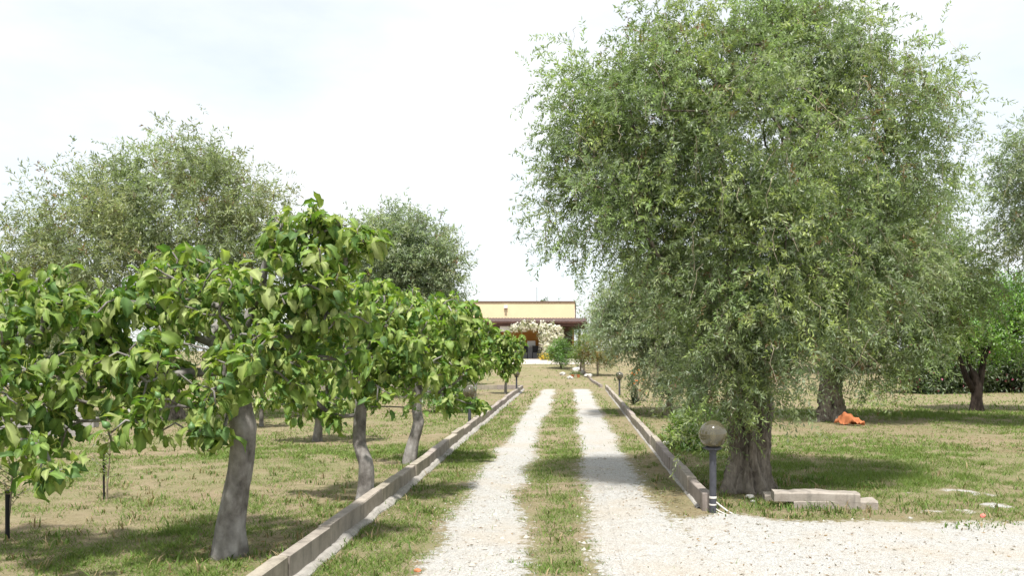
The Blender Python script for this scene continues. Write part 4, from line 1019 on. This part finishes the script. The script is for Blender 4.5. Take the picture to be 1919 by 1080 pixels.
x0 = (948 - VX) / F * HY; sp = part('wall_lamp', 'white', x0 - .13, x0 + .13, HY - .14, HY - .002, 4.78, 4.95); part('lamp_hood', 'coping', x0 - .09, x0 + .09, HY - .22, HY - .142, 4.7, 4.78, sp)
part('downpipe', 'coping', XR + .02, XR + .1, HY + .2, HY + .3, 3.9, 5.18)
# cabinet and board under the porch
cb = empty('porch_cabinet', ((994 - VX) / F * 61.8, 61.8, FZ + .03), 'grey cabinet with white board under the porch', 'cabinet')
x0, x1 = [(p - VX) / F * 61.8 for p in (978, 1012)]
box(MB(), x0, x1, 61.6, 62.2, FZ + .03, FZ + .82).build('body', M['grey'], cb); box(MB(), x0 - .04, x1 + .04, 61.56, 62.24, FZ + .82, FZ + .88).build('worktop', M['stonewall'], cb)
xa, xb = [(p - VX) / F * 61.8 for p in (988, 1003)]; box(MB(), xa, xb, 61.9, 61.95, FZ + .88, FZ + 1.3).build('board', M['white'], cb)
for k, px in enumerate((984, 1004)):
    x = (px - VX) / F * 61.5; r_ = empty('garden_chair', (x, 60.9, FZ + .03), ('dark garden chair under the porch, left of the cabinet middle', 'dark garden chair under the porch near the jasmine column')[k], 'chair', 'chairs under the porch')
    box(MB(), x - .22, x + .22, 60.7, 61.1, FZ + .45, FZ + .5).build('seat', M['black'], r_); box(MB(), x - .22, x + .22, 61.06, 61.11, FZ + .502, FZ + .95).build('backrest', M['black'], r_)
    for sx in (-.2, .2):
        for sy in (60.73, 61.07): box(MB(), x + sx - .02, x + sx + .02, sy - .02, sy + .02, FZ + .03, FZ + .448).build('leg', M['black'], r_)
# jasmine over the porch
JY = 59.5; g = np.array([(1027 - VX) / F * JY, JY, FZ])
JP = np.array([[0.30, 0.33, 0.14], [0.40, 0.42, 0.22], [0.22, 0.27, 0.09], [0.5, 0.5, 0.32]])
jl = [lob(px, py, JY, r) for px, py, r in [(965, 614, .26), (982, 612, .3), (1000, 612, .3), (1018, 614, .36), (1034, 616, .36), (1046, 618, .25), (1022, 630, .42), (1036, 634, .4), (1024, 648, .38), (1036, 655, .36), (1026, 666, .3), (1050, 630, .18)]]
shrub('jasmine_vine', 'white flowering jasmine climbing over the porch post and beam', 'vine', g, jl, 210, 10, 90, .075, .42, .22, JP, nl=9, spread=.16, stems=5, flowers=(3800, .075, [(.82, .80, .70), (.78, .77, .62)]))
# aerial on the roof
ax = (1006 - VX) / F * 66; an = empty('television_aerial', (ax, 66, 5.2), 'thin television aerial standing on the house roof', 'aerial')
zt = CH + (658 - 538) / F * 66
mb = MB(); tube(mb, [(ax, 66, 4.9), (ax, 66, zt)], .022, 6); mb.build('mast', M['metal'], an)
mb = MB(); tube(mb, [(ax - .36, 66, zt - .04), (ax + .4, 66, zt + .03)], .016, 6); mb.build('boom', M['metal'], an)
for k in range(6):
    xx = ax - .33 + k * .14; mb = MB(); tube(mb, [(xx, 65.8, zt - .03 + k * .012), (xx, 66.2, zt - .03 + k * .012)], .01, 5); mb.build('element', M['metal'], an)
# far trees, beyond the house and the boundaries
def far_tree(label, x, y, z, s, seed, pal=GREEN * .9):
    b_ = np.array([x, y, z], float)
    shrub('distant_tree', label, 'tree', b_, [(b_ + [0, 0, 2.6 * s], 2.0 * s, 2 * s, 1.5 * s), (b_ + [1.2 * s, 0, 2.2 * s], 1.3 * s, 1.3 * s, 1.1 * s), (b_ + [-1.2 * s, 0, 2.3 * s], 1.3 * s, 1.2 * s, 1.1 * s)], 110, 9, seed, .24 * s, .38, .7 * s, pal, nl=9, spread=.6 * s, bark='olive_bark',
          trunk=([b_ - [0, 0, .2], b_ + [0, 0, .8 * s], b_ + [.1, 0, 1.5 * s]], [.25 * s, .2 * s, .14 * s]), group='distant trees')
far_tree('green tree top just showing above the house parapet', -2.9, 78, 1.2, 1.1, 101)
far_tree('tree behind the right end of the house', 3.6, 68, 1.1, 1.05, 102, GREY_PAL)
far_tree('distant tree beyond the oleanders at right', 21, 46, .3, 1.2, 103)
far_tree('distant tree behind the forked dark-trunked tree', 15.5, 48, .35, 1.1, 104, DARKG * 1.2)
far_tree('distant tree behind the wide left olive, at the left edge', -26, 42, .2, 1.3, 105, GREY_PAL)
far_tree('distant tree in the gap between the two left olives', -12.5, 46, .3, 1.1, 106, GREY_PAL)
far_tree('distant tree glimpsed between the right-hand olive trunks', 9, 50, .5, 1.15, 107, DARKG * 1.3)

# ------------------------------------------------------------------ grass, stones, fallen leaves
rg = np.random.default_rng(1234)
def grassfield(N, y0, y1, power, hgt, wid, seed):
    rg = np.random.default_rng(seed)
    u = rg.random(N); k = 2 - power
    Y = (y0 ** k + u * (y1 ** k - y0 ** k)) ** (1 / k)
    X = (-.74 * Y - .6) + rg.random(N) * (1.34 * Y + 1.2)
    gr = gravelness(X, Y); ok = (gr + (vnoise(X, Y, 7.0, 3, 31.0) - .5) * 1.1 < .32 + .2 * rg.random(N)) | (rg.random(N) < .008)
    ok &= ~((X > XL - .12) & (X < XL + .07)) & ~((X > 1.27) & (X < 1.60) & (Y > 8.7))
    tuft = vnoise(X, Y, 3.2, 3, 2.0); ok &= rg.random(N) < np.clip((tuft - .26) * 3.2, .1, 1)
    X, Y = X[ok], Y[ok]; n = len(X)
    lush = .95 * np.exp(-((X - 3.6) / 2.2) ** 2 - ((Y - 11.4) / 1.3) ** 2) + .7 * np.exp(-((X - 9) / 3.5) ** 2 - ((Y - 21.5) / 2.2) ** 2) + .55 * np.exp(-((X + 3.4) / .9) ** 2 - ((Y - 8) / 4) ** 2) + .38 * ((X > -1.9) & (X < .25)) - .25 * ((X > .8) & (X < 1.4) & (Y < 15))
    gr_ = np.clip((vnoise(X, Y, .5, 3, 5.0) - .5) * 1.9 + (vnoise(X, Y, 4.5, 3, 9.0) - .5) * 1.3 + .55 + lush - .012 * np.maximum(0, Y - 14), 0, 1)
    isg = rg.random(n) < gr_
    c = np.where(isg[:, None], np.array([0.115, 0.19, 0.045]) * rg.uniform(.65, 1.4, (n, 1)) + rg.uniform(0, .06, (n, 1)) * np.array([1, .75, .1]), np.array([0.34, 0.265, 0.17]) * rg.uniform(.6, 1.2, (n, 1)))
    h = hgt * rg.uniform(.45, 1.25, n) * (.75 + .7 * isg) * (.7 + .7 * tuft[ok]) * (1 + .8 * (lush > .5))
    wd = wid * rg.uniform(.6, 1.3, n)
    a = rg.uniform(0, 6.28, n); ln = rg.uniform(.4, 1.9, n) * np.where(isg, 1, 1.5); b2 = rg.uniform(0, 6.28, n)
    Z = zg(X, Y) - .004; B = np.stack([X, Y, Z], 1); s = np.stack([np.cos(a), np.sin(a), 0 * a], 1) * wd[:, None]
    le = np.stack([np.cos(b2) * ln, np.sin(b2) * ln, np.where(isg, 1.0, .55)], 1); T = B + nrm(le) * h[:, None]
    V = np.stack([B - s, B + s, T], 1).reshape(-1, 3)
    return V, np.arange(n * 3).reshape(-1, 3), np.repeat(c, 3, 0)
gm = MB()
for a in ((520000, 5.0, 15, 1.25, .036, .0040, 1), (200000, 13, 24, 1.2, .052, .0085, 2), (95000, 22, 58, 1.2, .08, .018, 3)):
    V, T, c = grassfield(*a); gm.add(V, None, T, c)
tag(gm.build('grass', M['grass']), 'patchy short green and straw coloured grass', 'grass', kind='stuff')
# taller weeds against the kerbs, the trunks and the loose blocks
wm = MB()
def weeds(cx, cy, sx, sy, n, h, seed, green=.8):
    rg = np.random.default_rng(seed); X = cx + rg.normal(0, sx, n); Y = cy + rg.normal(0, sy, n); B = np.stack([X, Y, zg(X, Y)], 1)
    a = rg.uniform(0, 6.28, n); d = nrm(np.stack([np.cos(a) * rg.uniform(.1, .8, n), np.sin(a) * rg.uniform(.1, .8, n), np.ones(n)], 1)); hh = h * rg.uniform(.5, 1.3, n); s = np.stack([-np.sin(a), np.cos(a), 0 * a], 1) * rg.uniform(.003, .007, (n, 1))
    mid = B + d * hh[:, None] * .55; tip = B + d * hh[:, None] + np.stack([np.cos(a), np.sin(a), -.4 + 0 * a], 1) * hh[:, None] * .35
    isg = rg.random(n) < green; c = np.where(isg[:, None], np.array([.10, .165, .035]), np.array([.28, .22, .125])) * rg.uniform(.7, 1.4, (n, 1))
    V = np.stack([B - s, B + s, mid + s * .9, mid - s * .9, tip], 1).reshape(-1, 3); i = np.arange(n) * 5
    wm.add(V, np.stack([i, i + 1, i + 2, i + 3], 1), np.stack([i + 3, i + 2, i + 4], 1), np.repeat(c, 5, 0))
for k in range(150):
    side = rg.random(); Y = rg.uniform(5.3, 26)
    if side < .4: weeds(-2.15 - abs(rg.normal(0, .05)), Y, .05, .12, 22, .10, 300 + k, .75)
    elif side < .65: weeds(-1.80 + rg.normal(0, .06), Y, .06, .12, 18, .07, 300 + k, .8)
    elif Y > 8.9: weeds(1.55 + .006 * (Y - 8.7) + abs(rg.normal(0, .07)), Y, .05, .12, 22, .11, 300 + k, .7)
for (px, py, n, h) in [(1540, 962, 60, .13), (1500, 955, 40, .1), (1600, 963, 40, .08), (1470, 958, 50, .09), (1430, 950, 50, .09), (1560, 938, 30, .1), (1350, 965, 30, .07), (1450, 910, 90, .13), (1520, 905, 90, .12), (1620, 915, 90, .1), (1345, 915, 50, .1), (440, 1045, 60, .08), (400, 1050, 50, .07), (690, 948, 60, .09), (765, 870, 40, .09), (1820, 990, 60, .07), (1880, 985, 60, .06), (1700, 960, 60, .07), (1760, 950, 50, .07)]:
    g = G(px, py); weeds(g[0], g[1], .14, .10, n, h, int(px * 3 + py), .8)
NC = 900; yc = rg.uniform(5.2, 15, NC); xc = (-.72 * yc - .5) + rg.random(NC) * (1.3 * yc + 1); okc = (gravelness(xc, yc) < .15) & ~((xc > XL - .14) & (xc < XL + .1)) & ~((xc > 1.22) & (xc < 1.62))
xc, yc = np.repeat(xc[okc], 9), np.repeat(yc[okc], 9); weeds(xc, yc, .03, .03, len(xc), .065, 999, .7)
NC = 260; yc = rg.uniform(5.2, 12, NC); xc = (-.72 * yc - .5) + rg.random(NC) * (1.3 * yc + 1); okc = (gravelness(xc, yc) < .15) & ~((xc > XL - .14) & (xc < XL + .1)) & ~((xc > 1.22) & (xc < 1.62))
xc, yc = np.repeat(xc[okc], 5), np.repeat(yc[okc], 5); weeds(xc, yc, .02, .02, len(xc), .12, 998, .4)
tag(wm.build('weeds', M['grass']), 'taller tufts of grass and weeds along the kerbs and trunks', 'weeds', kind='stuff')
# loose gravel stones
OCT = np.array([[1, 0, 0], [-1, 0, 0], [0, 1, 0], [0, -1, 0], [0, 0, 1], [0, 0, -.6]]); OF = np.array([[0, 2, 4], [2, 1, 4], [1, 3, 4], [3, 0, 4], [2, 0, 5], [1, 2, 5], [3, 1, 5], [0, 3, 5]])
def pebbles(N, y0, y1, s0, seed):
    rg = np.random.default_rng(seed); k = .6; Y = (y0 ** k + rg.random(N) * (y1 ** k - y0 ** k)) ** (1 / k)
    X = np.where(rg.random(N) < .6, rg.uniform(-1.9, 1.6, N), rg.uniform(1.0, 6.0, N)); g_ = gravelness(X, Y)
    ok = (rg.random(N) < g_ * .9 + .02) & (~((X > 1.27) & (Y > 8.7))) & (X > XL + .03); X, Y = X[ok], Y[ok]; n = len(X)
    s = s0 * rg.lognormal(0, .45, n); sc = s[:, None, None] * np.stack([rg.uniform(.7, 1.3, n), rg.uniform(.7, 1.3, n), rg.uniform(.45, .9, n)], 1)[:, None]
    a = rg.uniform(0, 6.28, n); v = OCT[None] * sc + rg.normal(0, .12, (n, 6, 3)) * s[:, None, None]
    x = v[..., 0] * np.cos(a)[:, None] - v[..., 1] * np.sin(a)[:, None]; y = v[..., 0] * np.sin(a)[:, None] + v[..., 1] * np.cos(a)[:, None]
    V = np.stack([x + X[:, None], y + Y[:, None], v[..., 2] + (zg(X, Y) + .009)[:, None]], 2)
    c = np.array([1.0, .97, .92]) * rg.uniform(.7, 1.15, (n, 1)); return V.reshape(-1, 3), (OF[None] + (np.arange(n) * 6)[:, None, None]).reshape(-1, 3), np.repeat(c, 6, 0)
pm = MB()
for a in ((12000, 5.2, 13, .0065, 1), (700, 5.2, 14, .013, 2)):
    V, T, c = pebbles(*a); pm.add(V, None, T, c)
tag(pm.build('gravel_stones', M['stone']), 'loose white gravel stones scattered on the tracks', 'gravel', kind='stuff')
N = 2600; Y = rg.uniform(5.2, 12, N); X = np.where(rg.random(N) < .75, rg.uniform(.9, 6.2, N), rg.uniform(-1.9, 1.3, N))
ok = (Y < 8.7) | (X < 1.25); X, Y = X[ok], Y[ok]
for (tx, ty_, tn_, ts) in ((a0[0], a0[1], 420, .45), (f0[0] - .15, f0[1], 260, .4), (f1[0] - .15, f1[1], 200, .4), (b0[0], b0[1], 700, .8), (1.15, 9.5, 250, .5), (b1[0], b1[1], 300, .8)):
    X = np.concatenate([X, tx + rg.normal(0, ts, tn_)]); Y = np.concatenate([Y, ty_ + rg.normal(0, ts, tn_)])
n = len(X); a = rg.uniform(0, 6.28, n); ls = rg.uniform(.02, .05, n)[:, None]
d = np.stack([np.cos(a), np.sin(a), rg.normal(0, .12, n)], 1) * ls; s = np.stack([-np.sin(a), np.cos(a), rg.normal(0, .3, n)], 1) * ls * .14; B = np.stack([X, Y, zg(X, Y) + .017], 1)
V = np.stack([B - d * .5, B + s, B + d * .5, B - s], 1).reshape(-1, 3); c = np.array([[.16, .10, .05], [.22, .15, .07], [.10, .085, .05], [.3, .2, .1]])[rg.integers(0, 4, n)]
tag(MB().add(V, np.arange(n * 4).reshape(-1, 4), col=np.repeat(c, 4, 0)).build('fallen_leaves', M['grass']), 'small dry olive leaves strewn over the gravel', 'fallen leaves', kind='stuff')
